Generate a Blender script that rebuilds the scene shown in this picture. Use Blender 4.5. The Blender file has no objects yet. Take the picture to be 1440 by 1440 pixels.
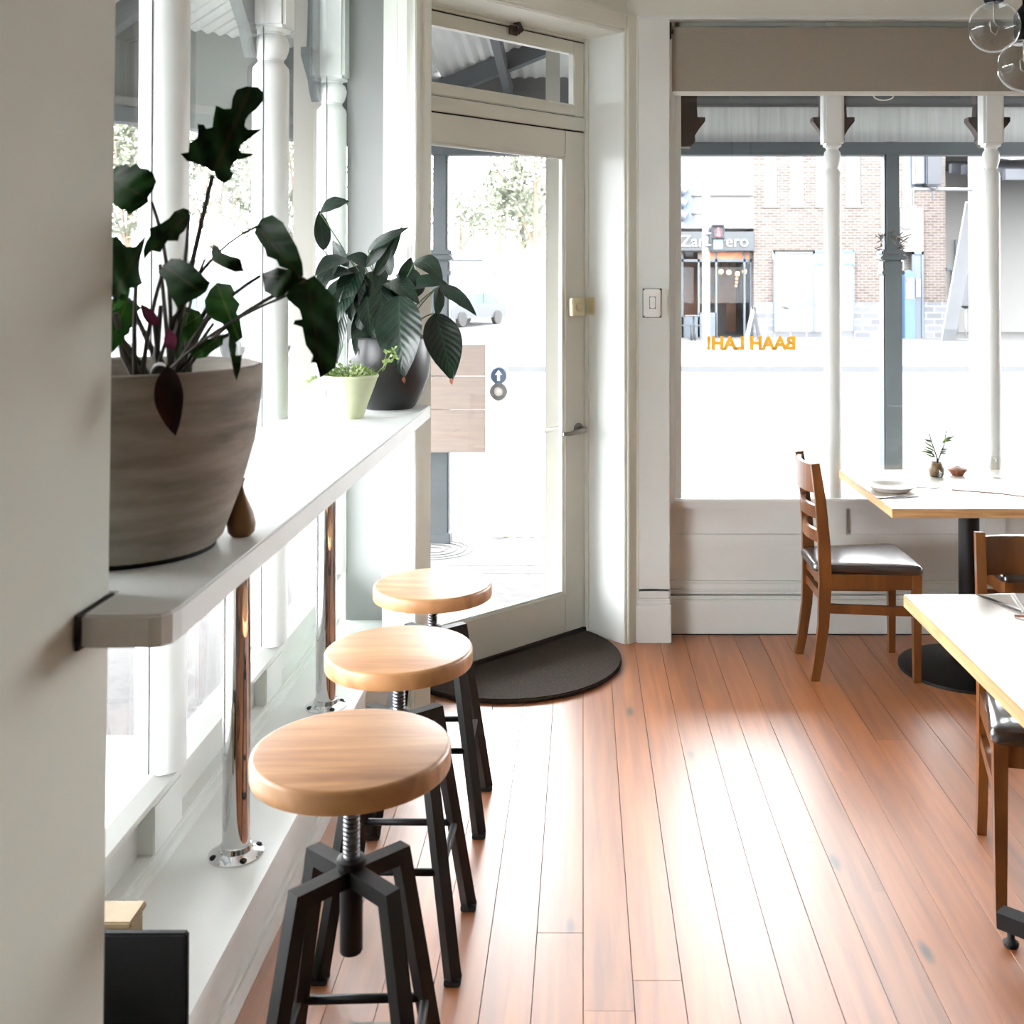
import bpy, bmesh, math, random
from mathutils import Vector, Matrix
from mathutils.geometry import delaunay_2d_cdt
R = math.radians
random.seed(11)
SC = bpy.context.scene
COL = SC.collection

# ------------------------------------------------------------------ camera, sky, exposure
F, CX, HY, CAMZ, PITCH = 1520.0, 820.0, 397.0, 1.6, R(0.8)
YA = HY - F*math.tan(PITCH)                       # image row of the optical axis
cam = bpy.data.cameras.new('camera')
cam.sensor_width = 36; cam.lens = F/1440*36
cam.shift_x = -(CX-720)/1440; cam.shift_y = (YA-720)/1440
cam.clip_start = .05; cam.clip_end = 600
cam.dof.use_dof = True; cam.dof.focus_distance = 4.4; cam.dof.aperture_fstop = 7.0
cam_o = bpy.data.objects.new('camera', cam); COL.objects.link(cam_o)
cam_o.location = (0, 0, CAMZ); cam_o.rotation_euler = (R(90)+PITCH, 0, 0)
SC.camera = cam_o

w = bpy.data.worlds.new('overcast_sky'); SC.world = w; w.use_nodes = True
bg = w.node_tree.nodes['Background']
bg.inputs[0].default_value = (.955, .975, 1.0, 1); bg.inputs[1].default_value = 28.0
SC.view_settings.view_transform = 'Standard'; SC.view_settings.look = 'None'
SC.view_settings.exposure = 0.0; SC.view_settings.gamma = 1.0
SC.view_settings.use_curve_mapping = False
SC.cycles.use_denoising = True
SC.cycles.max_bounces = 10; SC.cycles.diffuse_bounces = 8; SC.cycles.glossy_bounces = 4
SC.cycles.transparent_max_bounces = 24; SC.cycles.transmission_bounces = 6
SC.cycles.sample_clamp_indirect = 8; SC.cycles.blur_glossy = .5

def at(x, y, Y):
    """world point at distance Y whose image is pixel (x, y)"""
    dx, du = (x-CX)/F, (YA-y)/F
    c, s = math.cos(PITCH), math.sin(PITCH)
    fy, fz = c - s*du, s + c*du
    return Vector((dx/fy*Y, Y, CAMZ + fz/fy*Y))

# ------------------------------------------------------------------ materials
def lin(c):
    f = lambda v: v/12.92 if v <= .04045 else ((v+.055)/1.055)**2.4
    return tuple(f(v/255) for v in c)

def new_mat(name):
    m = bpy.data.materials.new(name); m.use_nodes = True
    nt = m.node_tree
    return m, nt, nt.nodes['Principled BSDF']

def mat(name, rgb, rough=.5, metal=0, var=.08, scale=6, bump=0, bscale=60, coat=0, spec=.5, stretch=(1, 1, 1)):
    m, nt, b = new_mat(name)
    N, L = nt.nodes.new, nt.links.new
    c = lin(rgb)
    tc = N('ShaderNodeTexCoord'); mp = N('ShaderNodeMapping'); mp.inputs['Scale'].default_value = stretch
    L(tc.outputs['Object'], mp.inputs['Vector'])
    n = N('ShaderNodeTexNoise'); n.inputs['Scale'].default_value = scale; n.inputs['Detail'].default_value = 5
    L(mp.outputs[0], n.inputs['Vector'])
    r = N('ShaderNodeValToRGB')
    r.color_ramp.elements[0].position = .3; r.color_ramp.elements[1].position = .7
    r.color_ramp.elements[0].color = (*[v*(1-var) for v in c], 1)
    r.color_ramp.elements[1].color = (*[min(1, v*(1+var)) for v in c], 1)
    L(n.outputs['Fac'], r.inputs[0]); L(r.outputs[0], b.inputs['Base Color'])
    b.inputs['Roughness'].default_value = rough; b.inputs['Metallic'].default_value = metal
    b.inputs['Specular IOR Level'].default_value = spec
    if coat: b.inputs['Coat Weight'].default_value = coat; b.inputs['Coat Roughness'].default_value = .12
    if bump:
        n2 = N('ShaderNodeTexNoise'); n2.inputs['Scale'].default_value = bscale; n2.inputs['Detail'].default_value = 3
        L(mp.outputs[0], n2.inputs['Vector'])
        bp = N('ShaderNodeBump'); bp.inputs['Strength'].default_value = bump; bp.inputs['Distance'].default_value = .01
        L(n2.outputs['Fac'], bp.inputs['Height']); L(bp.outputs[0], b.inputs['Normal'])
    return m

def wood(name, dark, light, rough=.4, stretch=(2, 40, 40), coat=0, rand=.0, knots=False, spec=.5, bump=.05, coatr=.15):
    m, nt, b = new_mat(name)
    N, L = nt.nodes.new, nt.links.new
    tc = N('ShaderNodeTexCoord'); oi = N('ShaderNodeObjectInfo')
    ad = N('ShaderNodeVectorMath'); ad.operation = 'ADD'
    sc = N('ShaderNodeVectorMath'); sc.operation = 'SCALE'
    cb = N('ShaderNodeCombineXYZ')
    for i in range(3): L(oi.outputs['Random'], cb.inputs[i])
    L(cb.outputs[0], sc.inputs[0]); sc.inputs['Scale'].default_value = 7.3
    L(tc.outputs['Object'], ad.inputs[0]); L(sc.outputs[0], ad.inputs[1])
    mp = N('ShaderNodeMapping'); mp.inputs['Scale'].default_value = stretch
    L(ad.outputs[0], mp.inputs['Vector'])
    n = N('ShaderNodeTexNoise'); n.inputs['Scale'].default_value = 1; n.inputs['Detail'].default_value = 6; n.inputs['Distortion'].default_value = .6
    L(mp.outputs[0], n.inputs['Vector'])
    r = N('ShaderNodeValToRGB')
    r.color_ramp.elements[0].position = .3; r.color_ramp.elements[1].position = .72
    r.color_ramp.elements[0].color = (*lin(dark), 1); r.color_ramp.elements[1].color = (*lin(light), 1)
    L(n.outputs['Fac'], r.inputs[0])
    out = r.outputs[0]
    if rand:
        hsv = N('ShaderNodeHueSaturation')
        mr = N('ShaderNodeMapRange'); mr.inputs['To Min'].default_value = 1-rand; mr.inputs['To Max'].default_value = 1+rand
        L(oi.outputs['Random'], mr.inputs['Value']); L(mr.outputs[0], hsv.inputs['Value'])
        L(out, hsv.inputs['Color']); out = hsv.outputs[0]
    if knots:
        mk = N('ShaderNodeMapping'); mk.inputs['Scale'].default_value = (5.5, 1.7, 1)
        L(ad.outputs[0], mk.inputs['Vector'])
        v = N('ShaderNodeTexVoronoi'); v.inputs['Scale'].default_value = 1
        L(mk.outputs[0], v.inputs['Vector'])
        kr = N('ShaderNodeValToRGB')
        kr.color_ramp.elements[0].position = .03; kr.color_ramp.elements[0].color = (1, 1, 1, 1)
        kr.color_ramp.elements[1].position = .10; kr.color_ramp.elements[1].color = (0, 0, 0, 1)
        L(v.outputs['Distance'], kr.inputs[0])
        mx = N('ShaderNodeMix'); mx.data_type = 'RGBA'
        L(kr.outputs[0], mx.inputs[0]); L(out, mx.inputs[6]); mx.inputs[7].default_value = (*lin((52, 30, 20)), 1)
        out = mx.outputs[2]
    L(out, b.inputs['Base Color'])
    b.inputs['Roughness'].default_value = rough; b.inputs['Specular IOR Level'].default_value = spec
    if coat: b.inputs['Coat Weight'].default_value = coat; b.inputs['Coat Roughness'].default_value = coatr; b.inputs['Coat IOR'].default_value = 2.3 if coatr > .4 else 1.5
    if bump:
        bp = N('ShaderNodeBump'); bp.inputs['Strength'].default_value = bump; bp.inputs['Distance'].default_value = .004
        L(n.outputs['Fac'], bp.inputs['Height']); L(bp.outputs[0], b.inputs['Normal'])
    return m

def glass_mat(name, tint=(1, 1, 1), ior=1.45):
    m = bpy.data.materials.new(name); m.use_nodes = True
    nt = m.node_tree; N, L = nt.nodes.new, nt.links.new
    nt.nodes.remove(nt.nodes['Principled BSDF'])
    fr = N('ShaderNodeFresnel'); ge = N('ShaderNodeNewGeometry'); mr = N('ShaderNodeMapRange')
    mr.inputs['To Min'].default_value = ior; mr.inputs['To Max'].default_value = 1/ior   # same reflectance from both faces
    L(ge.outputs['Backfacing'], mr.inputs['Value']); L(mr.outputs[0], fr.inputs[0])
    t = N('ShaderNodeBsdfTransparent'); t.inputs[0].default_value = (*tint, 1)
    g = N('ShaderNodeBsdfGlossy'); g.inputs['Roughness'].default_value = 0.0
    mx = N('ShaderNodeMixShader')
    L(fr.outputs[0], mx.inputs[0]); L(t.outputs[0], mx.inputs[1]); L(g.outputs[0], mx.inputs[2])
    L(mx.outputs[0], nt.nodes['Material Output'].inputs['Surface'])
    return m

def emit_mat(name, rgb, s):
    m, nt, b = new_mat(name)
    b.inputs['Base Color'].default_value = (*lin(rgb), 1)
    b.inputs['Emission Color'].default_value = (*lin(rgb), 1); b.inputs['Emission Strength'].default_value = s
    return m

def leaf_mat(name, dark, light, vein, rough=.35, veins=0.0, coat=.0):
    m, nt, b = new_mat(name)
    N, L = nt.nodes.new, nt.links.new
    uv = N('ShaderNodeUVMap'); sp = N('ShaderNodeSeparateXYZ'); L(uv.outputs[0], sp.inputs[0])
    n = N('ShaderNodeTexNoise'); n.inputs['Scale'].default_value = 30
    tc = N('ShaderNodeTexCoord'); L(tc.outputs['Object'], n.inputs['Vector'])
    r = N('ShaderNodeValToRGB'); r.color_ramp.elements[0].color = (*lin(dark), 1); r.color_ramp.elements[1].color = (*lin(light), 1)
    r.color_ramp.elements[0].position = .35; r.color_ramp.elements[1].position = .7
    L(n.outputs['Fac'], r.inputs[0])
    d = N('ShaderNodeMath'); d.operation = 'SUBTRACT'; d.inputs[1].default_value = .5; L(sp.outputs[0], d.inputs[0])
    a = N('ShaderNodeMath'); a.operation = 'ABSOLUTE'; L(d.outputs[0], a.inputs[0])
    mid = N('ShaderNodeMath'); mid.operation = 'LESS_THAN'; mid.inputs[1].default_value = .028; L(a.outputs[0], mid.inputs[0])
    k = N('ShaderNodeMath'); k.operation = 'MULTIPLY_ADD'; k.inputs[1].default_value = -.55; L(a.outputs[0], k.inputs[0]); L(sp.outputs[1], k.inputs[2])
    f = N('ShaderNodeMath'); f.operation = 'MULTIPLY'; f.inputs[1].default_value = 62; L(k.outputs[0], f.inputs[0])
    s = N('ShaderNodeMath'); s.operation = 'SINE'; L(f.outputs[0], s.inputs[0])
    g = N('ShaderNodeMath'); g.operation = 'GREATER_THAN'; g.inputs[1].default_value = .78; L(s.outputs[0], g.inputs[0])
    g2 = N('ShaderNodeMath'); g2.operation = 'MULTIPLY'; g2.inputs[1].default_value = veins; L(g.outputs[0], g2.inputs[0])
    mxm = N('ShaderNodeMath'); mxm.operation = 'MAXIMUM'; L(mid.outputs[0], mxm.inputs[0]); L(g2.outputs[0], mxm.inputs[1])
    mx = N('ShaderNodeMix'); mx.data_type = 'RGBA'; L(mxm.outputs[0], mx.inputs[0]); L(r.outputs[0], mx.inputs[6]); mx.inputs[7].default_value = (*lin(vein), 1)
    L(mx.outputs[2], b.inputs['Base Color']); b.inputs['Roughness'].default_value = rough
    b.inputs['Specular IOR Level'].default_value = .5 if veins else .05
    if coat: b.inputs['Coat Weight'].default_value = coat; b.inputs['Coat Roughness'].default_value = .2
    bp = N('ShaderNodeBump'); bp.inputs['Strength'].default_value = .12; bp.inputs['Distance'].default_value = .004
    if veins: L(s.outputs[0], bp.inputs['Height']); L(bp.outputs[0], b.inputs['Normal'])
    return m

def brick_mat(name, c1, c2, mortar, bw, bh):
    m, nt, b = new_mat(name)
    N, L = nt.nodes.new, nt.links.new
    tc = N('ShaderNodeTexCoord'); sp = N('ShaderNodeSeparateXYZ'); cb = N('ShaderNodeCombineXYZ')
    L(tc.outputs['Object'], sp.inputs[0]); L(sp.outputs[0], cb.inputs[0]); L(sp.outputs[2], cb.inputs[1])
    t = N('ShaderNodeTexBrick'); t.inputs['Scale'].default_value = 1
    t.inputs['Color1'].default_value = (*lin(c1), 1); t.inputs['Color2'].default_value = (*lin(c2), 1); t.inputs['Mortar'].default_value = (*lin(mortar), 1)
    t.inputs['Brick Width'].default_value = bw; t.inputs['Row Height'].default_value = bh; t.inputs['Mortar Size'].default_value = bh*.1
    L(cb.outputs[0], t.inputs['Vector']); L(t.outputs[0], b.inputs['Base Color']); b.inputs['Roughness'].default_value = .9
    return m

def speckle_mat(name, base, spot, scale, rough=.8, thr=.55):
    m, nt, b = new_mat(name)
    N, L = nt.nodes.new, nt.links.new
    tc = N('ShaderNodeTexCoord'); n = N('ShaderNodeTexNoise'); n.inputs['Scale'].default_value = scale; n.inputs['Detail'].default_value = 4
    L(tc.outputs['Object'], n.inputs['Vector'])
    r = N('ShaderNodeValToRGB'); r.color_ramp.elements[0].position = thr-.06; r.color_ramp.elements[1].position = thr+.06
    r.color_ramp.elements[0].color = (*lin(base), 1); r.color_ramp.elements[1].color = (*lin(spot), 1)
    L(n.outputs['Fac'], r.inputs[0]); L(r.outputs[0], b.inputs['Base Color']); b.inputs['Roughness'].default_value = rough
    return m

M = {}
M['paint'] = mat('white_gloss_paint', (233, 238, 236), .42, var=.03, scale=3)
M['paint_warm'] = mat('cream_gloss_paint', (228, 232, 223), .42, var=.03, scale=3)
M['paint_panel'] = mat('white_panel_paint', (232, 236, 235), .5, var=.03, scale=4)
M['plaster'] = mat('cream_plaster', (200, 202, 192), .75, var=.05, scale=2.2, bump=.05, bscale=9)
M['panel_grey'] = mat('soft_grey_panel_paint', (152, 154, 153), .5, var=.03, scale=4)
M['ceiling'] = mat('ceiling_white', (225, 222, 216), .85, var=.02)
M['gap'] = mat('dark_seal_and_gap_shade', (28, 22, 18), .8)
M['floorwood'] = wood('waxed_pine_boards', (132, 70, 18), (178, 104, 40), rough=.5, stretch=(30, 1.6, 4), rand=.16, knots=True, spec=.6, bump=.02, coat=1, coatr=.42)
M['subfloor'] = mat('dark_underfloor', (60, 38, 24), .8)
M['floorplain'] = wood('pine_boards_beyond', (132, 70, 18), (178, 104, 40), rough=.5, stretch=(30, 1.6, 4), spec=.6, coat=1, coatr=.42)
M['oak'] = wood('pale_oiled_timber', (146, 98, 58), (192, 144, 98), rough=.4, stretch=(3, 30, 10), rand=.04, coat=.3, coatr=.3)
M['chairwood'] = wood('walnut_stained_beech', (84, 48, 20), (128, 78, 38), rough=.32, stretch=(14, 14, 2.5), rand=.05, coat=.3)
M['tableedge'] = wood('ply_edge', (170, 128, 82), (214, 174, 124), rough=.5, stretch=(5, 5, 60))
M['tabletop'] = mat('whitewashed_tabletop', (208, 203, 194), .32, var=.03, scale=8, stretch=(1, 9, 1))
M['vinyl'] = mat('black_vinyl', (18, 19, 21), .3, var=.15, bump=.02, bscale=120, coat=1)
M['vinyl'].node_tree.nodes['Principled BSDF'].inputs['Coat IOR'].default_value = 2.0
M['steel_black'] = mat('black_powdercoat', (12, 12, 13), .5, var=.15, spec=.3)
M['rod'] = mat('dark_threaded_steel', (96, 96, 98), .35, metal=.9)
M['rubber'] = mat('black_rubber', (16, 16, 16), .7)
M['chrome'] = mat('chrome', (222, 222, 224), .06, metal=1, var=.01)
M['steel'] = mat('brushed_steel', (150, 148, 144), .28, metal=1, var=.03)
M['brass'] = mat('aged_brass', (226, 216, 182), .4, metal=.6)
M['concrete_pot'] = mat('grey_washed_concrete', (140, 133, 124), .85, var=.32, scale=7, bump=.12, bscale=30, stretch=(1, 1, 5))
M['black_glaze'] = mat('black_glazed_ceramic', (34, 35, 37), .35, var=.3, scale=12)
M['green_glaze'] = mat('pale_green_ceramic', (206, 212, 176), .5, var=.1, scale=9)
M['soil'] = mat('potting_soil', (42, 32, 24), .95, var=.4, scale=40, bump=.5)
M['gourd'] = mat('brown_wood_ornament', (110, 78, 40), .5, var=.25, scale=14, stretch=(1, 1, .3))
M['leaf_philo'] = leaf_mat('philodendron_leaf', (12, 33, 9), (24, 53, 16), (40, 46, 20), .6, 0.0)
M['leaf_philo2'] = leaf_mat('philodendron_leaf_bright', (28, 62, 20), (46, 86, 30), (66, 92, 40), .6, 0.0)  # lighter copy of the leaf colour, standing in for backlight through it
M['leaf_dark'] = leaf_mat('withered_leaf', (24, 14, 10), (48, 24, 16), (30, 18, 12), .6)
M['leaf_purple'] = leaf_mat('purple_sheath', (66, 22, 42), (92, 34, 58), (80, 40, 50), .5)
M['leaf_lily'] = leaf_mat('peace_lily_leaf', (8, 27, 18), (17, 43, 28), (34, 60, 44), .36, .4, coat=.1)
M['leaf_succ'] = leaf_mat('small_pale_leaf', (96, 122, 70), (158, 176, 112), (150, 160, 110), .5)
M['stem'] = mat('dark_stem', (48, 40, 28), .6, var=.2)
M['stem_green'] = mat('green_stem', (62, 86, 46), .5, var=.2)
M['blind'] = mat('grey_linen_blind', (150, 144, 132), .9, var=.06, scale=260, bump=.1, bscale=400)
M['white_plastic'] = mat('white_plastic', (232, 230, 224), .4, var=.02)
M['switch_white'] = mat('switch_white_plastic', (250, 252, 251), .3, var=.01)
M['glass'] = glass_mat('window_glass')
M['bulbglass'] = glass_mat('bulb_glass', (.96, .97, .97), 1.55)
M['tumbler'] = glass_mat('drinking_glass', (.97, .98, .98), 1.35)
M['black'] = mat('matt_black', (7, 7, 8), .7, spec=.2)
M['yellow'] = mat('yellow_vinyl_lettering', (246, 186, 52), .6, var=.01)
_m = bpy.data.materials.new('yellow_vinyl'); _m.use_nodes = True; _t = _m.node_tree
_tr = _t.nodes.new('ShaderNodeBsdfTranslucent'); _tr.inputs[0].default_value = (*lin((255, 230, 120)), 1)
_mx = _t.nodes.new('ShaderNodeMixShader'); _mx.inputs[0].default_value = .2
_t.links.new(_t.nodes['Principled BSDF'].outputs[0], _mx.inputs[1]); _t.links.new(_tr.outputs[0], _mx.inputs[2]); _t.links.new(_mx.outputs[0], _t.nodes['Material Output'].inputs[0])
_t.nodes['Principled BSDF'].inputs[0].default_value = (*lin((250, 204, 70)), 1)
M['yellow'] = _m
M['coir'] = speckle_mat('coir_mat', (28, 19, 13), (58, 41, 26), 160, .98)
M['filament'] = mat('filament_support', (200, 196, 186), .3, metal=.6)
M['porcelain'] = mat('white_porcelain', (236, 232, 226), .25, var=.02)
M['plate_rim'] = mat('speckled_clay', (196, 166, 140), .5, var=.15, scale=60)
M['paper'] = mat('menu_paper', (236, 233, 228), .8, var=.02)
M['card'] = mat('kraft_card', (150, 110, 90), .8)
M['cutlery'] = mat('dark_cutlery_steel', (92, 88, 86), .28, metal=.8)
M['terracotta'] = mat('brown_clay', (138, 86, 60), .6, var=.2, scale=40)
M['amber'] = mat('brown_mottled_glass', (118, 96, 66), .3, var=.4, scale=60)
M['linen'] = mat('grey_linen', (196, 194, 190), .9, var=.06, scale=50)
M['brasswood'] = mat('light_timber_block', (132, 114, 86), .6, var=.15, scale=20)
# outdoors
M['verandah'] = mat('grey_verandah_paint', (57, 63, 66), .6, var=.12, scale=5)
M['verandah_dk'] = mat('slate_fascia_paint', (62, 63, 63), .65, var=.1, scale=5)
M['sheet'] = mat('galvanised_sheet', (180, 182, 180), .5, var=.08, scale=3, stretch=(8, 1, 1))
M['stained_panel'] = mat('stained_fascia_panel', (166, 168, 166), .7, var=.16, scale=4, stretch=(7, 7, .35))
M['bracket'] = mat('dark_brown_bracket', (58, 44, 34), .6)
M['render_ext'] = mat('cream_render', (150, 146, 138), .8, var=.05, scale=3, bump=.1)
M['concrete'] = speckle_mat('footpath_concrete', (60, 59, 58), (52, 51, 51), 24, .9)
M['concrete_brightened'] = speckle_mat('footpath_concrete_brightened', (172, 172, 170), (156, 156, 155), 24, .9)  # lighter copy of the footpath concrete, brightened to offset the verandah's shade
M['aggregate'] = speckle_mat('pebbled_entry_slab', (112, 112, 112), (56, 58, 62), 120, .8, .56)
M['asphalt'] = speckle_mat('asphalt', (58, 58, 60), (52, 52, 54), 60, .9)
M['kerb'] = mat('kerb_stone', (64, 66, 68), .9)
M['iron_and_shadow_grey'] = mat('worn_iron_and_switch_shadow', (86, 86, 85), .7)
M['shopglass'] = glass_mat('shop_glass', (.86, .88, .9), 1.2)
M['tactile'] = mat('tactile_paving', (132, 128, 112), .8)
M['red_tile'] = mat('faded_red_tile', (112, 84, 76), .8)
M['board'] = mat('weathered_beige_board', (114, 102, 94), .8, var=.12, scale=4, stretch=(1, 1, 12))
M['greypole'] = mat('galvanised_pole', (84, 86, 88), .5, var=.08)
M['signblue'] = mat('signal_blue', (40, 68, 98), .4)
M['brick'] = brick_mat('pale_brick', (54, 45, 41), (70, 62, 58), (92, 90, 87), .24, .086)
M['stone'] = brick_mat('grey_stone', (62, 64, 68), (78, 80, 84), (90, 90, 90), .5, .2)
M['slate'] = mat('shop_sign_slate', (34, 38, 42), .6)
M['white_ext'] = mat('white_exterior', (92, 92, 90), .7, var=.03)
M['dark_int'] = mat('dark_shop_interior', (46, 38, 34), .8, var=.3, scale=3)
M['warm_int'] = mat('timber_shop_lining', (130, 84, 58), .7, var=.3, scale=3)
M['frame_blue'] = mat('grey_blue_frame', (52, 60, 68), .5)
M['dkglass'] = mat('dark_window_glass', (70, 84, 94), .08, var=.2, scale=2)
M['paleglass'] = mat('pale_blinded_glass', (116, 120, 122), .3, var=.05)
M['lampglow'] = emit_mat('warm_bulb', (255, 196, 130), 9)
M['redglow'] = emit_mat('red_man_light', (255, 70, 70), 2.2)
M['greenglass'] = mat('unlit_green_lens', (60, 130, 120), .3)
M['signal'] = mat('signal_housing', (18, 23, 31), .5, var=.1)
M['signal_lt'] = mat('signal_backboard', (58, 66, 76), .5)
M['carwhite'] = mat('white_car_paint', (128, 130, 132), .25)
M['cargrey'] = mat('grey_car_paint', (38, 42, 48), .3)
M['carblue'] = mat('blue_car_paint', (36, 46, 58), .3)
M['tree_leaf'] = mat('street_tree_leaf', (90, 95, 80), .8, var=.35, scale=.8)
M['bark'] = mat('bark', (112, 98, 84), .9, var=.2)
M['pink'] = mat('pink_sign_paint', (130, 60, 74), .5)
M['teal'] = mat('teal_sign_paint', (36, 92, 80), .5)
M['atmblue'] = mat('blue_machine_panel', (36, 62, 88), .5)

# ------------------------------------------------------------------ mesh builder
class MB:
    def __init__(s): s.v = []; s.f = []; s.sm = []; s.uv = []
    def add(s, vs, fs, M_=None, smooth=False, uvs=None):
        o = len(s.v)
        s.v += [tuple(M_ @ Vector(p)) if M_ is not None else tuple(p) for p in vs]
        for f in fs: s.f.append([i+o for i in f]); s.sm.append(smooth)
        s.uv += list(uvs) if uvs else [(0, 0)]*len(vs)
        return s
    def box(s, x0, x1, y0, y1, z0, z1, M_=None):
        vs = [(x, y, z) for z in (z0, z1) for y in (y0, y1) for x in (x0, x1)]
        return s.add(vs, [(0, 2, 3, 1), (4, 5, 7, 6), (0, 1, 5, 4), (2, 6, 7, 3), (0, 4, 6, 2), (1, 3, 7, 5)], M_)
    def bbox(s, x0, x1, y0, y1, z0, z1, b=.004, M_=None):
        """box with chamfered edges"""
        bm = bmesh.new()
        bmesh.ops.create_cube(bm, size=1)
        for v in bm.verts:
            v.co = Vector(((x0+x1)/2+v.co.x*(x1-x0), (y0+y1)/2+v.co.y*(y1-y0), (z0+z1)/2+v.co.z*(z1-z0)))
        bmesh.ops.bevel(bm, geom=bm.edges[:], offset=b, segments=2, affect='EDGES')
        return s.frombm(bm, M_)
    def frombm(s, bm, M_=None, smooth=False):
        bm.verts.index_update()
        s.add([v.co[:] for v in bm.verts], [[v.index for v in f.verts] for f in bm.faces], M_, smooth)
        bm.free(); return s
    def prism(s, poly, z0, z1, M_=None):
        n = len(poly)
        vs = [(x, y, z0) for x, y in poly]+[(x, y, z1) for x, y in poly]
        fs = [list(range(n))[::-1], list(range(n, 2*n))]+[(i, (i+1) % n, n+(i+1) % n, n+i) for i in range(n)]
        return s.add(vs, fs, M_)
    def prism_y(s, poly, y0, y1, M_=None):
        """poly in (x, z), extruded along y"""
        n = len(poly)
        vs = [(x, y0, z) for x, z in poly]+[(x, y1, z) for x, z in poly]
        fs = [list(range(n)), list(range(n, 2*n))[::-1]]+[(i, n+i, n+(i+1) % n, (i+1) % n) for i in range(n)]
        return s.add(vs, fs, M_)
    def lathe(s, prof, seg=24, c=(0, 0, 0), M_=None, smooth=True, ring=False):
        if ring: prof = list(prof)+[prof[0]]
        vs, fs = [], []
        for r, z in prof:
            for k in range(seg):
                a = 2*math.pi*k/seg
                vs.append((c[0]+max(r, 1e-4)*math.cos(a), c[1]+max(r, 1e-4)*math.sin(a), c[2]+z))
        n = len(prof)
        for j in range(n-1):
            for k in range(seg):
                k2 = (k+1) % seg
                fs.append((j*seg+k, j*seg+k2, (j+1)*seg+k2, (j+1)*seg+k))
        s.add(vs, fs, M_, smooth)
        if ring: return s
        o = len(s.v)-n*seg
        s.f.append([o+k for k in range(seg)][::-1]); s.sm.append(False)
        s.f.append([o+(n-1)*seg+k for k in range(seg)]); s.sm.append(False)
        return s
    def tube(s, pts, r, seg=8, M_=None, r1=None, smooth=True):
        pts = [Vector(p) for p in pts]; n = len(pts)
        vs, fs = [], []
        up = None
        for i, p in enumerate(pts):
            t = (pts[min(i+1, n-1)]-pts[max(i-1, 0)]).normalized()
            if up is None:
                up = t.orthogonal().normalized()
            else:
                up = (up-t*up.dot(t)).normalized()
            b = t.cross(up)
            rr = r if r1 is None else r+(r1-r)*i/(n-1)
            for k in range(seg):
                a = 2*math.pi*(k+.5)/seg
                vs.append(p+up*rr*math.cos(a)+b*rr*math.sin(a))
        for i in range(n-1):
            for k in range(seg):
                k2 = (k+1) % seg
                fs.append((i*seg+k, i*seg+k2, (i+1)*seg+k2, (i+1)*seg+k))
        s.add(vs, fs, M_, smooth)
        o = len(s.v)-n*seg
        s.f.append([o+k for k in range(seg)][::-1]); s.sm.append(False)
        s.f.append([o+(n-1)*seg+k for k in range(seg)]); s.sm.append(False)
        return s
    def bar(s, pts, w_, h, side, M_=None):
        """rectangular section swept along pts; side = direction of width w_"""
        pts = [Vector(p) for p in pts]; n = len(pts); side = Vector(side)
        vs, fs = [], []
        for i, p in enumerate(pts):
            if 0 < i < n-1:
                a = (p-pts[i-1]).normalized(); b = (pts[i+1]-p).normalized(); t = (a+b).normalized(); k = 1/max(.5, t.dot(a))
            else:
                t = (pts[min(i+1, n-1)]-pts[max(i-1, 0)]).normalized(); k = 1
            sd = (side-t*side.dot(t)).normalized(); u = t.cross(sd)
            ww = w_[i] if isinstance(w_, (list, tuple)) else w_
            hh = h[i] if isinstance(h, (list, tuple)) else h
            for a_, b_ in ((-1, -1), (1, -1), (1, 1), (-1, 1)): vs.append(p+sd*ww/2*a_+u*hh/2*b_*k)
        for i in range(n-1):
            for k in range(4):
                k2 = (k+1) % 4
                fs.append((i*4+k, i*4+k2, i*4+4+k2, i*4+4+k))
        fs += [(3, 2, 1, 0), (n*4-4, n*4-3, n*4-2, n*4-1)]
        return s.add(vs, fs, M_)
    def sphere(s, c, r, seg=20, rings=12, M_=None, sz=1):
        return s.lathe([(r*math.sin(math.pi*i/rings), -r*sz*math.cos(math.pi*i/rings)) for i in range(rings+1)], seg, c, M_)
    def leaf(s, base, tip, width, nrm, bend=.1, fold=.15, prof=None, n=16, ruffle=0, twist=0, sag=0):
        base, tip, nrm = Vector(base), Vector(tip), Vector(nrm)
        ax = tip-base; Ln = ax.length; t_ = ax.normalized()
        nr0 = (nrm-t_*nrm.dot(t_)).normalized()
        cr = (-1, -.55, 0, .55, 1)
        vs, fs, uvs = [], [], []
        for i in range(n+1):
            t = i/n
            a = twist*(t-.5); sd0 = t_.cross(nr0)
            sd = sd0*math.cos(a)+nr0*math.sin(a); nr = nr0*math.cos(a)-sd0*math.sin(a)
            hw = (prof(t) if prof else math.sin(math.pi*min(1, t**.8))**.85)*width/2 + .0004
            c = base+ax*t+nr0*bend*Ln*4*t*(1-t)+Vector((0, 0, -sag*Ln*t*t))
            for q in cr:
                rf = ruffle*width*math.sin(t*19+q*4)*abs(q)
                vs.append(c+sd*hw*q+nr*(fold*abs(q)*hw+rf)); uvs.append((q/2+.5, t))
        m = len(cr)
        for i in range(n):
            for k in range(m-1): fs.append((i*m+k, i*m+k+1, (i+1)*m+k+1, (i+1)*m+k))
        return s.add(vs, fs, None, True, uvs)
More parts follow.
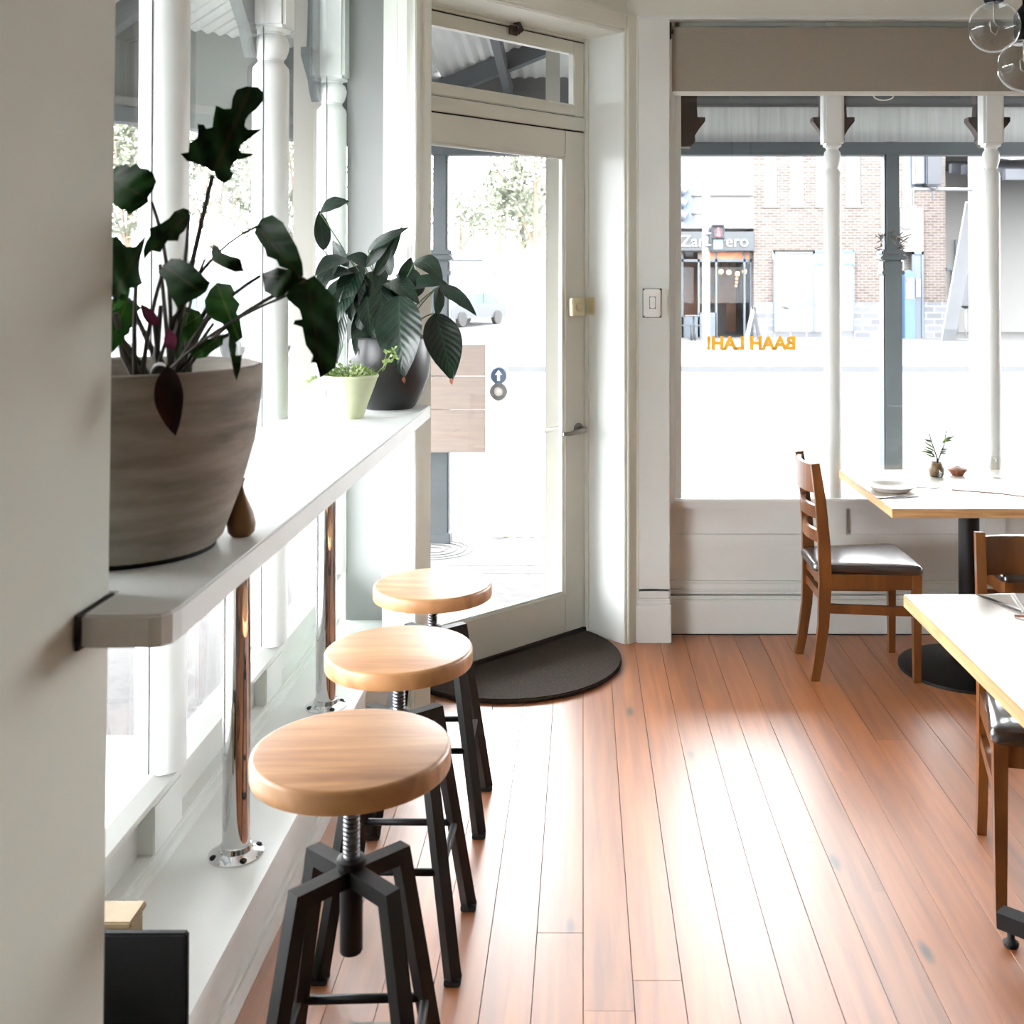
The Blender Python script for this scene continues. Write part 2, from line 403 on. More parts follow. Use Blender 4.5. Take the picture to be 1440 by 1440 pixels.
    def mesh(s, name, origin=None):
        me = bpy.data.meshes.new(name)
        if origin is not None: s.v = [(x-origin[0], y-origin[1], z-origin[2]) for x, y, z in s.v]
        me.from_pydata(s.v, [], s.f)
        me.polygons.foreach_set('use_smooth', s.sm)
        uvl = me.uv_layers.new(name='UVMap')
        for lp in me.loops: uvl.data[lp.index].uv = s.uv[lp.vertex_index]
        bm = bmesh.new(); bm.from_mesh(me)
        if not any(u != (0, 0) for u in s.uv): bmesh.ops.recalc_face_normals(bm, faces=bm.faces[:])
        for e in bm.edges:
            if len(e.link_faces) == 2 and e.calc_face_angle(0) > R(38): e.smooth = False
        bm.to_mesh(me); bm.free()
        return me

def obj(name, mb, m, parent=None, world=True, kind=None, label=None, cat=None, group=None, loc=None):
    """link mb as one mesh object; world=True: mb is in world coordinates and parent is an unrotated Empty"""
    org = None
    if parent is not None and world:
        p, org = parent, Vector((0, 0, 0))
        while p is not None: org += p.location; p = p.parent
    elif loc is not None: org = Vector(loc)
    o = bpy.data.objects.new(name, mb.mesh(name, org)); COL.objects.link(o)
    o.data.materials.append(M[m] if isinstance(m, str) else m)
    if parent is not None: o.parent = parent
    elif loc is not None: o.location = loc
    tag(o, label, cat, group, kind)
    return o

def tag(o, label=None, cat=None, group=None, kind=None):
    for k, v in (('label', label), ('category', cat), ('group', group), ('kind', kind)):
        if v: o[k] = v

def thing(name, label, cat, loc=(0, 0, 0), rz=0, group=None, kind=None):
    o = bpy.data.objects.new(name, None); COL.objects.link(o)
    o.location = loc; o.rotation_euler = (0, 0, rz); o.empty_display_size = .1
    tag(o, label, cat, group, kind); return o

def dup(root, loc, rz, label):
    r = root.copy(); COL.objects.link(r); r.location = loc; r.rotation_euler = (0, 0, rz); r['label'] = label
    for ch in list(root.children):
        c = ch.copy(); COL.objects.link(c); c.parent = r
        for g in list(ch.children):
            d = g.copy(); COL.objects.link(d); d.parent = c
    return r

def text_mesh(body, width, depth, M_, bold=.0):
    cu = bpy.data.curves.new('lettering', 'FONT'); cu.body = body; cu.align_x = 'CENTER'; cu.align_y = 'CENTER'
    cu.extrude = depth; cu.offset = bold; cu.resolution_u = 3
    t = bpy.data.objects.new('lettering', cu); COL.objects.link(t)
    bpy.context.view_layer.update()
    s = width/max(t.dimensions.x, 1e-5)
    me = bpy.data.meshes.new_from_object(t.evaluated_get(bpy.context.evaluated_depsgraph_get()))
    mb = MB(); mb.add([(v.co.x*s, v.co.y*s, v.co.z) for v in me.vertices], [list(p.vertices) for p in me.polygons], M_)
    bpy.data.objects.remove(t); bpy.data.meshes.remove(me)
    return mb

# frame of the angled corner door: x runs along the door towards the left, y towards the room
DM = Matrix.Translation((0, 4.98, 0)) @ Matrix.Rotation(R(225), 4, 'Z')

# ================================================================== ROOM SHELL
fl = thing('floor', 'varnished pine floorboards of the cafe', 'floor', (0, 0, -.03), kind='structure')
obj('underfloor', MB().prism([(-1.3, -4.2), (4.6, -4.2), (4.6, 5.0), (.02, 5.0), (-.78, 4.2), (-1.3, 4.2)], -.12, -.021), 'subfloor', fl, kind='structure')
PW = .1135
def yend(x): return min(4.97, x+4.955)
for k in range(-7, 20):
    x0, x1 = k*PW+.0009, (k+1)*PW-.0009
    ys = [-1.2]
    y = random.uniform(.9, 3.4) if k % 3 else random.uniform(2.0, 2.9)
    ys.append(y)
    if y < 2.4 and k % 2: ys.append(y+random.uniform(1.5, 2.2))
    for i, ya in enumerate(ys):
        last = i == len(ys)-1
        yb0, yb1 = (yend(x0), yend(x1)) if last else (ys[i+1]-.001,)*2
        if yb0-ya < .25: continue
        dz = random.uniform(-.0006, .0006)
        mb = MB(); b = .0003
        outer = [(x0, ya), (x1, ya), (x1, yb1), (x0, yb0)]
        inner = [(x0+b, ya+b), (x1-b, ya+b), (x1-b, yb1-b), (x0+b, yb0-b)]
        vs = [(p[0], p[1], -.021) for p in outer]+[(p[0], p[1], dz-.0004) for p in outer]+[(p[0], p[1], dz) for p in inner]
        fs = [(3, 2, 1, 0), (8, 9, 10, 11)]+[(j, (j+1) % 4, 4+(j+1) % 4, 4+j) for j in range(4)]+[(4+j, 4+(j+1) % 4, 8+(j+1) % 4, 8+j) for j in range(4)]
        mb.add(vs, fs)
        obj('plank', mb, 'floorwood', fl)
obj('boards_beyond', MB().box(20*PW, 4.5, -4, 4.97, -.021, 0).box(-.69, 20*PW, -4, -1.201, -.021, 0), 'floorplain', fl, kind='structure')

obj('ceiling', MB().box(-1.3, 4.6, -4.2, 5.1, 3.3, 3.4), 'ceiling', kind='structure')
# near pier, seen at a grazing angle on the left; it leans a hair
nw = MB().prism([(-1.3, -4.2), (-.684, -4.2), (-.684, 1.57), (-1.3, 1.57)], 0, 3.3)
nw.v = [(x+(.006*(z-1.6) if x > -1 else 0), y, z) for x, y, z in nw.v]
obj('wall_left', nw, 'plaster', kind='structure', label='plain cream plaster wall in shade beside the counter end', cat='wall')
obj('wall_right', MB().box(4.5, 4.6, -4.2, 5.1, 0, 3.3), 'plaster', kind='structure')
obj('wall_rear', MB().box(-.7, 4.6, -4.2, -4.1, 0, 3.3), 'plaster', kind='structure')

# ---- corner door surround
wc = MB().box(-.3, 1.5, -.02, .24, 2.715, 3.3, DM)
obj('wall_corner', wc, 'paint_warm', kind='structure', label='cream wall above the angled corner door', cat='wall')
pier = MB().box(-.085, 0, -.06, .25, 0, 2.715, DM).prism([(.06, 5.06), (.24, 4.86), (.39, 4.86), (.39, 5.1), (.1, 5.12)], 0, 3.3)
obj('trim_1', pier, 'paint', kind='structure', label='white reveal on the hinge-free side of the corner door', cat='reveal')
def casing_profile(u0, u1, z0, z1):
    mb = MB()
    d = 1 if u1 > u0 else -1
    W = abs(u1-u0)
    for a, b, v in ((0, 1, .262), (.12, .95, .274), (.3, .8, .268), (.72, .98, .282)):
        p, q = sorted((u0+d*W*a, u0+d*W*b)); mb.bbox(p, q, .245, v, z0, z1, .003, DM)
    return mb
tr = thing('trim_2', 'moulded cream architrave around the corner door', 'architrave', kind='structure')
obj('casing', casing_profile(0, -.088, 0, 2.80), 'paint_warm', tr)
obj('casing', casing_profile(1.064, 1.155, .0, 2.80), 'paint_warm', tr)
hd = MB()
for a, b, v in ((0, .088, .262), (.01, .083, .274), (.026, .07, .268), (.064, .086, .282)):
    hd.bbox(0, 1.064, .245, v, 2.715+a, 2.715+b, .003, DM)
obj('casing', hd, 'paint_warm', tr)
lj = MB().prism([tuple((DM @ Vector((1.064, .26, 0)))[:2]), tuple((DM @ Vector((1.064, -.05, 0)))[:2]), (-.70, 4.53), (-.745, 4.5), (-.652, 3.985), tuple((DM @ Vector((1.15, .26, 0)))[:2])], 0, 3.3)
obj('trim_3', lj, 'paint_warm', kind='structure', label='cream side of the corner door frame behind the stools', cat='reveal')

# ---- the glazed corner door
dr = thing('door_1', 'white corner door with one tall glass pane and chrome lever', 'door', (0, 4.98, 0), kind='structure')
LW = 1.05
obj('stile', MB().bbox(.012, .136, -.02, .022, .03, 2.285, .003, DM), 'paint_warm', dr)
obj('stile', MB().bbox(.925, LW, -.02, .022, .03, 2.285, .003, DM), 'paint_warm', dr)
obj('top_rail', MB().bbox(.136, .925, -.02, .022, 2.165, 2.285, .003, DM), 'paint_warm', dr)
obj('bottom_rail', MB().bbox(.136, .925, -.02, .022, .03, .205, .003, DM), 'paint_warm', dr)
bead = MB()
for a in ((.136, .146, .205, 2.165), (.915, .925, .205, 2.165), (.136, .925, .205, .215), (.136, .925, 2.155, 2.165)):
    bead.bbox(a[0], a[1], -.012, .014, a[2], a[3], .003, DM)
obj('glazing_bead', bead, 'paint', dr)
obj('pane', MB().box(.14, .92, -.003, .003, .21, 2.16, DM), 'glass', dr)
obj('threshold', MB().box(0, 1.064, -.06, .03, 0, .028, DM), 'gap', dr)
obj('jamb', MB().box(-.004, .010, -.05, .04, 0, 2.715, DM).box(.0, .03, -.05, -.021, 0, 2.3, DM), 'paint_warm', dr)
obj('jamb', MB().box(1.052, 1.066, -.05, .04, 0, 2.715, DM), 'paint_warm', dr)
obj('transom_bar', MB().bbox(.01, 1.055, -.03, .03, 2.292, 2.352, .003, DM), 'paint_warm', dr)
obj('shadow_gap', MB().box(.009, 1.055, -.028, .012, 2.284, 2.293, DM).box(.008, .0125, -.028, .012, .03, 2.29, DM).box(.009, 1.055, -.028, .012, 2.351, 2.357, DM).box(.009, 1.055, -.028, .012, 2.697, 2.704, DM), 'gap', dr)  # dark strips standing in for shade in the clearances around leaf and fanlight
lk = obj('lock', MB().bbox(.035, .118, .02, .05, 1.448, 1.528, .004, DM), 'brass', dr, label='square brass rim lock')
obj('knob', MB().lathe([(.019, 0), (.019, .008), (.014, .014), (.006, .016), (.0, .016)], 16, (0, 0, 0), DM @ Matrix.Translation((.078, .05, 1.488)) @ Matrix.Rotation(R(-90), 4, 'X')), 'brass', lk)
obj('strike', MB().bbox(-.035, .010, .038, .075, 1.452, 1.532, .004, DM), 'brass', dr)
hn = obj('lever_handle', MB().lathe([(.026, 0), (.026, .006), (.014, .012), (.011, .05), (0, .05)], 18, (0, 0, 0), DM @ Matrix.Translation((.055, .022, .935)) @ Matrix.Rotation(R(-90), 4, 'X')).tube([DM @ Vector(p) for p in ((.055, .066, .935), (.075, .075, .936), (.11, .078, .932), (.15, .07, .925), (.185, .06, .926))], .013, 10, None, .008), 'steel', dr, label='curved chrome lever handle')
obj('lever_handle', MB().tube([DM @ Vector(p) for p in ((.055, -.02, .935), (.06, -.065, .936), (.11, -.07, .932), (.19, -.06, .93))], .013, 10, None, .008), 'steel', dr)
# transom light above the door
tw = thing('window_3', 'small hinged fanlight above the corner door', 'window', (0, 4.98, 2.35), kind='structure')
sash = MB()
for a in ((.012, .078, 2.357, 2.697), (.99, 1.053, 2.357, 2.697), (.078, .99, 2.357, 2.41), (.078, .99, 2.640, 2.697)):
    sash.bbox(a[0], a[1], -.02, .02, a[2], a[3], .004, DM)
obj('sash', sash, 'paint_warm', tw)
obj('pane', MB().box(.075, .995, -.003, .003, 2.405, 2.645, DM), 'glass', tw)
obj('head', MB().bbox(.0, 1.064, -.05, .03, 2.703, 2.716, .002, DM), 'paint_warm', tw)
lt = MB().bbox(.425, .475, .02, .03, 2.665, 2.735, .003, DM)
lt.tube([DM @ Vector(p) for p in ((.45, .03, 2.72), (.45, .06, 2.71), (.445, .07, 2.69), (.455, .06, 2.665))], .009, 8)
lt.sphere(DM @ Vector((.425, .045, 2.69)), .013, 10, 6).sphere(DM @ Vector((.475, .045, 2.675)), .012, 10, 6).sphere(DM @ Vector((.45, .05, 2.735)), .012, 10, 6)
obj('latch', lt, 'bracket', tw, label='dark bronze fanlight catch')

# ---- pilaster between door and back window, and the back wall
pl = thing('trim_4', 'white pilaster with plinth block carrying the light switch', 'pilaster', (.31, 4.83, 0), kind='structure')
obj('shaft', MB().bbox(.243, .388, 4.83, 5.1, .2, 2.785, .004), 'paint', pl)
obj('plinth_block', MB().bbox(.236, .392, 4.812, 5.1, 0, .17, .004).bbox(.238, .390, 4.816, 5.1, .17, .195, .006).bbox(.241, .389, 4.822, 5.1, .195, .235, .008), 'paint', pl)
wb = MB().box(.388, 4.6, 4.99, 5.1, 0, .61).box(.388, 4.6, 4.84, 5.1, 2.79, 3.3).box(.1, .388, 4.838, 5.1, 2.785, 3.3)
obj('wall_back', wb, 'paint_warm', kind='structure', label='cream back wall below and above the wide shop window', cat='wall')
obj('trim_5', MB().bbox(.24, 4.5, 4.822, 4.86, 2.778, 2.796, .004), 'paint', kind='structure', label='thin white picture rail above the grey blind', cat='moulding')

wn2 = thing('window_2', 'wide shop window behind the dining table with turned white mullions', 'window', (1.5, 4.97, .6), kind='structure')
W2C = [1.146, 1.876, 2.606, 3.336]
def mullion(cx, cy, z0, zsq, z1, r, sq):
    mb = MB().lathe([(r, z0), (r, zsq-.14), (r*.97, zsq-.125), (r*.8, zsq-.112), (r*.7, zsq-.105), (r*.7, zsq-.097), (r*.85, zsq-.086), (r*.98, zsq-.064), (r, zsq-.045), (r*.9, zsq-.026), (r*.7, zsq-.016), (r*.75, zsq-.008), (r*1.08, zsq)], 28, (cx, cy, 0))
    mb.bbox(cx-sq, cx+sq, cy-sq, cy+sq, zsq, z1, .012)
    return mb
for x in W2C: obj('mullion', mullion(x, 4.965, .61, 2.225, 2.80, .039, .047), 'paint', wn2)
obj('jamb', MB().bbox(.388, .415, 4.88, 5.05, .6, 2.79, .004).bbox(.415, .448, 4.93, 5.03, .61, 2.79, .005), 'paint', wn2)
obj('jamb', MB().bbox(4.40, 4.5, 4.9, 5.05, .6, 2.79, .005), 'paint', wn2)
obj('head', MB().bbox(.388, 4.5, 4.93, 5.05, 2.60, 2.79, .004), 'paint', wn2)
obj('sill', MB().bbox(.392, 4.5, 4.905, 5.06, .600, .618, .006).bbox(.392, 4.5, 4.93, 5.06, .57, .602, .004), 'paint', wn2)
for a, b in zip([.43]+W2C, W2C+[4.42]):
    obj('pane', MB().box(a+.01, b-.01, 4.972, 4.978, .612, 2.62), 'glass', wn2)
# framed panels under the sill
pf = MB(); FY = 4.955
pf.bbox(.392, 4.5, FY, 5.0, .39, .447, .003)
ps = [(.445, 1.015), (1.205, 1.835), (1.935, 2.565), (2.665, 3.295)]
e = [.392]+[v for p in ps for v in p]+[4.5]
for i in range(0, len(e), 2): pf.bbox(e[i], e[i+1], FY, 5.0, .447, .575, .003)
obj('panel_frame', pf, 'paint', wn2)
for a, b in ps: obj('panel', MB().bbox(a-.005, b+.005, 4.975, 5.0, .44, .58, .004), 'paint_panel', wn2)
bb = MB().bbox(.392, 4.5, 4.93, 5.0, 0, .155, .004).bbox(.392, 4.5, 4.938, 5.0, .155, .172, .006).bbox(.392, 4.5, 4.945, 5.0, .178, .20, .008).bbox(.392, 4.5, 4.95, 5.0, .2, .235, .008).box(.392, 4.5, 4.975, 5.0, .235, .39)
obj('baseboard_back', bb, 'paint', kind='structure', label='tall white moulded skirting under the back window', cat='skirting')
obj('trim_6', MB().box(.392, 4.5, 4.926, 4.94, -.001, .004), 'gap', kind='structure')

# lettering on the glass
tm = text_mesh('BAAH LAH!', .408, .0008, Matrix.Translation((.774, 4.984, 1.317)) @ Matrix.Rotation(R(180), 4, 'Z') @ Matrix.Rotation(R(90), 4, 'X'), .045)
obj('lettering', tm, 'yellow', wn2, label='yellow lettering reading BAAH LAH! from the street')

# roller blind
bl = thing('roller_blind', 'grey linen roller blind drawn a little way down the back window', 'blind', (1.7, 4.88, 2.45))
obj('fabric', MB().box(.402, 3.9, 4.878, 4.880, 2.462, 2.755), 'blind', bl)
obj('roller_tube', MB().lathe([(.02, 0), (.02, 3.5)], 16, (0, 0, 0), Matrix.Translation((.4, 4.90, 2.742)) @ Matrix.Rotation(R(90), 4, 'Y')), 'blind', bl)
obj('bottom_bar', MB().bbox(.402, 3.9, 4.872, 4.886, 2.444, 2.464, .004), 'white_plastic', bl)
obj('bracket', MB().bbox(.386, .400, 4.862, 4.90, 2.70, 2.775, .003).lathe([(.012, 0), (.012, .02)], 10, (0, 0, 0), Matrix.Translation((.39, 4.885, 2.735)) @ Matrix.Rotation(R(90), 4, 'Y')), 'bracket', bl)
obj('pull_loop', MB().tube([(1.365+.045*math.cos(a), 4.90, 2.447-.02*math.sin(a)) for a in [math.pi*i/10 for i in range(11)]], .003, 6), 'white_plastic', bl)

# light switch
sw = thing('light_switch', 'white light switch on the pilaster between door and window', 'switch', (.308, 4.83, 1.447))
obj('plate', MB().bbox(.268, .346, 4.800, 4.831, 1.445, 1.570, .006), 'switch_white', sw)
obj('shadow_line', MB().box(.2655, .3485, 4.822, 4.831, 1.4425, 1.5725).box(.294, .322, 4.7985, 4.801, 1.483, 1.537).box(.3462, .3475, 4.803, 4.83, 1.447, 1.57), 'iron_and_shadow_grey', sw)  # dark outlines painted in as the shadow around plate and rocker
obj('rocker', MB().bbox(.296, .320, 4.792, 4.802, 1.485, 1.535, .003), 'switch_white', sw)
obj('side_box', MB().bbox(.347, .374, 4.806, 4.831, 1.452, 1.57, .003), 'paint_warm', sw)

# ---- left window bay
wl = thing('window_1', 'row of tall windows with turned white mullions beside the counter', 'window', (-1.04, 3, .2), kind='structure')
WC = [1.78, 2.68, 3.59, 4.465]
for y in WC: obj('mullion', mullion(-1.04, y, .41, 2.437, 3.0, .060, .064), 'paint', wl)
for a, b in zip([1.40]+WC[:-1], WC): obj('pane', MB().box(-1.048, -1.042, a, b, .40, 2.95), 'glass', wl)
for a, b in zip([1.40]+WC[:-1], WC): obj('glass_seal', MB().box(-1.048, -1.045, b-.0625, b-.0603, .41, 2.44), 'gap', wl)
obj('sill', MB().prism_y([(-1.07, .38), (-1.005, .38), (-1.0, .385), (-1.0, .395), (-1.035, .415), (-1.07, .415)], 1.4, 4.5), 'paint', wl)
fr = MB().bbox(-1.1, -1.02, 1.4, 4.5, .2, .235, .004).bbox(-1.1, -1.02, 1.4, 4.5, .352, .382, .004)
for a, b in ((1.40, 1.44), (1.70, 1.86), (2.59, 2.77), (3.50, 3.68), (4.38, 4.5)): fr.bbox(-1.1, -1.02, a, b, .235, .352, .003)
obj('panel_frame', fr, 'paint', wl)
for a, b in ((1.44, 1.70), (1.86, 2.59), (2.77, 3.50), (3.68, 4.38)): obj('panel', MB().bbox(-1.1, -1.06, a-.004, b+.004, .23, .357, .004), 'paint_panel', wl)
for y in WC:
    q_ = [(0, 2.34), (-.04, 2.38), (-.065, 2.42), (-.12, 2.46), (-.17, 2.50), (-.17, 2.53), (-.085, 2.53), (-.07, 2.62), (-.06, 2.8), (-.055, 2.95), (0, 2.95)]
    obj('bracket', MB().add([(x, y-.04+a, z) for x in (-1.115, -1.075) for a, z in q_], [list(range(11)), list(range(11, 22))[::-1]]+[(i, (i+1) % 11, 11+(i+1) % 11, 11+i) for i in range(11)]), 'verandah', wl, label='grey carved outer bracket')
obj('head', MB().bbox(-1.12, -1.0, 1.4, 4.6, 2.95, 3.3, .004), 'paint', wl)
obj('base_bead', MB().bbox(-1.03, -1.005, 1.4, 4.5, .2, .222, .0015), 'paint', wl)
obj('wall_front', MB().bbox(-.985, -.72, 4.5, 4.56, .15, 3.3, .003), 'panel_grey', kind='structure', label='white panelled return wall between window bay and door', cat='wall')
# low plinth that carries the posts
lg = thing('trim_7', 'low white plinth under the windows carrying the chrome posts', 'plinth', (-.9, 3, 0), kind='structure')
obj('plinth_top', MB().prism([(-1.1, 1.3), (-.752, 1.3), (-.752, 3.81), (-.655, 3.915), (-.742, 4.5), (-1.1, 4.5)], .176, .2), 'paint_panel', lg)
obj('plinth_face', MB().prism([(-1.1, 1.3), (-.764, 1.3), (-.764, 3.815), (-.66, 3.93), (-.742, 4.5), (-1.1, 4.5)], .0, .176), 'paint', lg)
obj('plinth_skirting', MB().bbox(-.766, -.752, 1.3, 3.815, 0, .055, .0015).bbox(-.766, -.756, 1.3, 3.815, .0555, .075, .0015), 'paint', lg)

# ================================================================== COUNTER
ct = thing('counter', 'white window counter running from the near wall to the corner door', 'counter', (-.8, 2.7, 1.1))
ZC = 1.15
poly = [(-.678, 1.468), (-.588, 1.468), (-.572, 1.473), (-.562, 1.487), (-.558, 1.51), (-.558, 3.955), (-.575, 3.985), (-.645, 3.955), (-.735, 4.5), (-1.0, 4.5), (-1.0, 1.58), (-.678, 1.58)]
def slab(poly, z0, z1, b):
    bm = bmesh.new()
    vs = [bm.verts.new((x, y, z0)) for x, y in poly]
    f = bm.faces.new(vs); ex = bmesh.ops.extrude_face_region(bm, geom=[f])
    for v in ex['geom']:
        if isinstance(v, bmesh.types.BMVert): v.co.z = z1
    bmesh.ops.recalc_face_normals(bm, faces=bm.faces[:])
    ed = [e for e in bm.edges if abs(e.verts[0].co.z-e.verts[1].co.z) < 1e-6]
    bmesh.ops.bevel(bm, geom=ed, offset=b, segments=2, affect='EDGES')
    return MB().frombm(bm)
obj('top', slab(poly, ZC-.045, ZC, .003), 'paint_panel', ct)
obj('joint_strip', MB().box(-.684, -.678, 1.46, 1.57, ZC-.046, ZC+.001), 'gap', ct)
def post(y, label):
    t = thing('counter_post', label, 'post', (-.85, y, .2), group='chrome posts under the counter')
    obj('tube', MB().lathe([(.033, .008), (.033, ZC-.045-.2)], 28), 'chrome', t, world=False)
    obj('flange', MB().lathe([(.066, 0), (.066, .004), (.052, .010), (.040, .014), (.037, .026), (.033, .028)], 28), 'chrome', t, world=False)
    for k in range(4):
        a = R(35+90*k)
        obj('screw', MB().lathe([(.009, .003), (.009, .009), (.005, .012), (0, .012)], 10, (.055*math.cos(a), .055*math.sin(a), 0)), 'rubber', t, world=False)
post(2.667, 'chrome post nearest the black menu stand, under the counter')
post(3.588, 'chrome post nearest the corner door, behind the middle stool')

# black menu stand and timber block on the plinth
mn = thing('menu_stand', 'black upright menu stand on the white plinth by the near wall', 'stand', (-.82, 2.03, .2))
obj('board', MB().bbox(-.95, -.735, 2.02, 2.038, .205, .392, .004), 'black', mn)
obj('foot', MB().bbox(-.95, -.745, 2.0, 2.058, .2, .207, .002), 'black', mn)
bk = thing('timber_box', 'small pale timber box behind the black menu stand', 'box', (-.9, 2.12, .2))
obj('body', MB().bbox(-1.0, -.872, 2.09, 2.16, .2, .36, .003), 'brasswood', bk)
obj('lid', MB().bbox(-1.003, -.866, 2.087, 2.163, .36, .374, .003), 'brasswood', bk)

# ================================================================== STOOLS
def make_stool(loc, rz, seat_z, label):
    t = thing('bar_stool', label, 'stool', loc, rz, 'bar stools along the window counter')
    th = .042
    obj('seat', MB().lathe([(.0, seat_z-th), (.165, seat_z-th), (.1765, seat_z-th+.002), (.178, seat_z-th+.005), (.178, seat_z-.007), (.1762, seat_z-.0025), (.173, seat_z-.0005), (.170, seat_z), (0, seat_z)], 64), 'oak', t, world=False)
    obj('mounting_plate', MB().lathe([(.07, seat_z-th-.006), (.07, seat_z-th)], 24), 'steel_black', t, world=False)
    pr = []; z = .53
    while z < seat_z-th-.006: pr += [(.0135, z), (.0155, z+.003), (.0155, z+.005), (.0135, z+.008)]; z += .008
    obj('screw_rod', MB().lathe(pr, 14), 'rod', t, world=False)
    obj('sleeve', MB().lathe([(.019, .395), (.0205, .398), (.0205, .545), (.026, .548), (.026, .562), (.018, .565)], 20), 'steel_black', t, world=False)
    zt, zs = .545, .233
    tops, mids = [], []
    for sx, sy in ((1, 1), (-1, 1), (-1, -1), (1, -1)):
        top = Vector((.078*sx, .074*sy, zt-.014)); foot = Vector((.152*sx, .147*sy, .012))
        diag = Vector((-sy, sx, 0)).normalized()
        lg_ = obj('leg', MB().bar([(.012*sx, .012*sy, zt-.012), top, foot], .030, .028, diag), 'steel_black', t, world=False)
        obj('rubber_foot', MB().bbox(foot.x-.019, foot.x+.019, foot.y-.019, foot.y+.019, 0, .016, .003), 'rubber', lg_, world=False)
        mids.append(top.lerp(foot, (zt-zs)/zt))
    for i in range(4): obj('stretcher', MB().tube([mids[i], mids[(i+1) % 4]], .0085, 8), 'steel_black', t, world=False)
    return t
make_stool((-.418, 1.965, 0), R(2), .762, 'nearest bar stool with its round timber seat screwed up highest')
make_stool((-.447, 2.64, 0), R(-1), .712, 'middle bar stool with round timber seat on black legs')
make_stool((-.455, 3.285, 0), R(1), .690, 'bar stool by the corner door with its timber seat screwed lowest')

# ================================================================== DINING CHAIRS AND TABLES
def rr_poly(pts, r, seg=5):
    out = []
    n = len(pts)
    for i, p in enumerate(pts):
        p = Vector(p); a = (Vector(pts[i-1])-p).normalized(); b = (Vector(pts[(i+1) % n])-p).normalized()
        rr = r[i] if isinstance(r, (list, tuple)) else r
        p0, p1 = p+a*rr, p+b*rr
        for k in range(seg+1):
            t = k/seg; out.append(((1-t)**2*p0+2*t*(1-t)*p+t*t*p1)[:])
    return out
def make_chair(loc, rz, label):
    t = thing('dining_chair', label, 'chair', loc, rz, 'walnut dining chairs with black seats')
    for s in (-1, 1):
        y = .160*s
        obj('back_leg', MB().bar([(-.205, y, 0), (-.190, y, .08), (-.170, y, .22), (-.162, y, .40), (-.166, y, .55), (-.180, y, .72), (-.202, y, .872)], .027, [.034, .038, .043, .05, .047, .042, .034], (0, 1, 0)), 'chairwood', t, world=False)
        y2 = .178*s
        obj('front_leg', MB().bar([(.200, y2, 0), (.200, y2, .43)], [.027, .036], [.027, .036], (0, 1, 0)), 'chairwood', t, world=False)
        obj('side_stretcher', MB().bar([(-.165, y, .29), (.0, (y+y2)/2, .286), (.195, y2, .282)], .018, .036, (0, 1, 0)), 'chairwood', t, world=False)
        obj('side_rail', MB().bar([(-.16, y, .398), (.198, y2*.98, .398)], .022, .06, (0, 1, 0)), 'chairwood', t, world=False)
    obj('front_rail', MB().bar([(.198, -.17, .398), (.198, .17, .398)], .022, .06, (1, 0, 0)), 'chairwood', t, world=False)
    obj('rear_rail', MB().bar([(-.162, -.155, .398), (-.162, .155, .398)], .022, .06, (1, 0, 0)), 'chairwood', t, world=False)
    obj('rear_stretcher', MB().bar([(-.166, -.155, .325), (-.166, .155, .325)], .018, .036, (1, 0, 0)), 'chairwood', t, world=False)
    for z0, z1, nm in ((.75, .862, 'top_rail'), (.645, .695, 'back_slat'), (.548, .595, 'back_slat')):
        zc = (z0+z1)/2
        xb = -.164-.038*max(0, (zc-.5)/.372)**1.3
        pts = [(xb-.034*(1-(q/.158)**2), q, zc) for q in [-.158+.316*i/10 for i in range(11)]]
        obj(nm, MB().bar(pts, .017, z1-z0, (1, 0, 0)), 'chairwood', t, world=False)
    pl_ = rr_poly([(-.205, -.152), (.226, -.205), (.226, .205), (-.205, .152)], [.06, .035, .035, .06])
    bm = bmesh.new()
    lv = []
    for ins, z in ((.006, .428), (0, .436), (0, .452), (.006, .462), (.02, .4665), (.06, .468)):
        lv.append([bm.verts.new((x-ins*math.copysign(min(1, abs(x)/.15), x), y-ins*math.copysign(min(1, abs(y)/.15), y), z)) for x, y in pl_])
    n = len(pl_)
    for a, b in zip(lv, lv[1:]):
        for i in range(n): bm.faces.new((a[i], a[(i+1) % n], b[(i+1) % n], b[i]))
    bm.faces.new(lv[0][::-1]); bm.faces.new(lv[-1])
    obj('seat_cushion', MB().frombm(bm, None, True), 'vinyl', t, world=False)
    return t
ch = make_chair((1.135, 4.525, 0), 0, 'walnut dining chair seen side-on at the left end of the window table')
dup(ch, (1.275, 2.935, 0), R(-101), 'walnut dining chair tucked under the far side of the nearer table')
dup(ch, (1.86, 4.42, 0), R(180), 'walnut dining chair at the right end of the window table behind the pedestal')

def make_table(name, label, x0, x1, y0, y1):
    c = ((x0+x1)/2, (y0+y1)/2, 0)
    t = thing(name, label, 'table', c)
    obj('tabletop', MB().bbox(x0, x1, y0, y1, .716, .75, .002), 'tableedge', t)
    obj('top_surface', MB().box(x0+.002, x1-.002, y0+.002, y1-.002, .7495, .7512), 'tabletop', t)
    return t, c
t1, c1 = make_table('dining_table', 'dining table set against the back window on a round black pedestal', 1.158, 2.0, 4.063, 4.905)
c1 = (1.597, 4.49, 0)
obj('column', MB().lathe([(.042, .03), (.042, .70)], 24, c1), 'steel_black', t1)
obj('base_disc', MB().lathe([(.285, 0), (.285, .012), (.26, .022), (.1, .034), (.06, .045), (.045, .05)], 40, c1), 'steel_black', t1)
obj('top_plate', MB().bbox(c1[0]-.15, c1[0]+.15, c1[1]-.15, c1[1]+.15, .705, .717, .003), 'steel_black', t1)
t2, c2 = make_table('dining_table', 'nearer dining table cut off by the right edge, with black cross base', .872, 1.672, 1.80, 2.955)
obj('column', MB().lathe([(.04, .08), (.04, .70)], 24, c2), 'steel_black', t2)
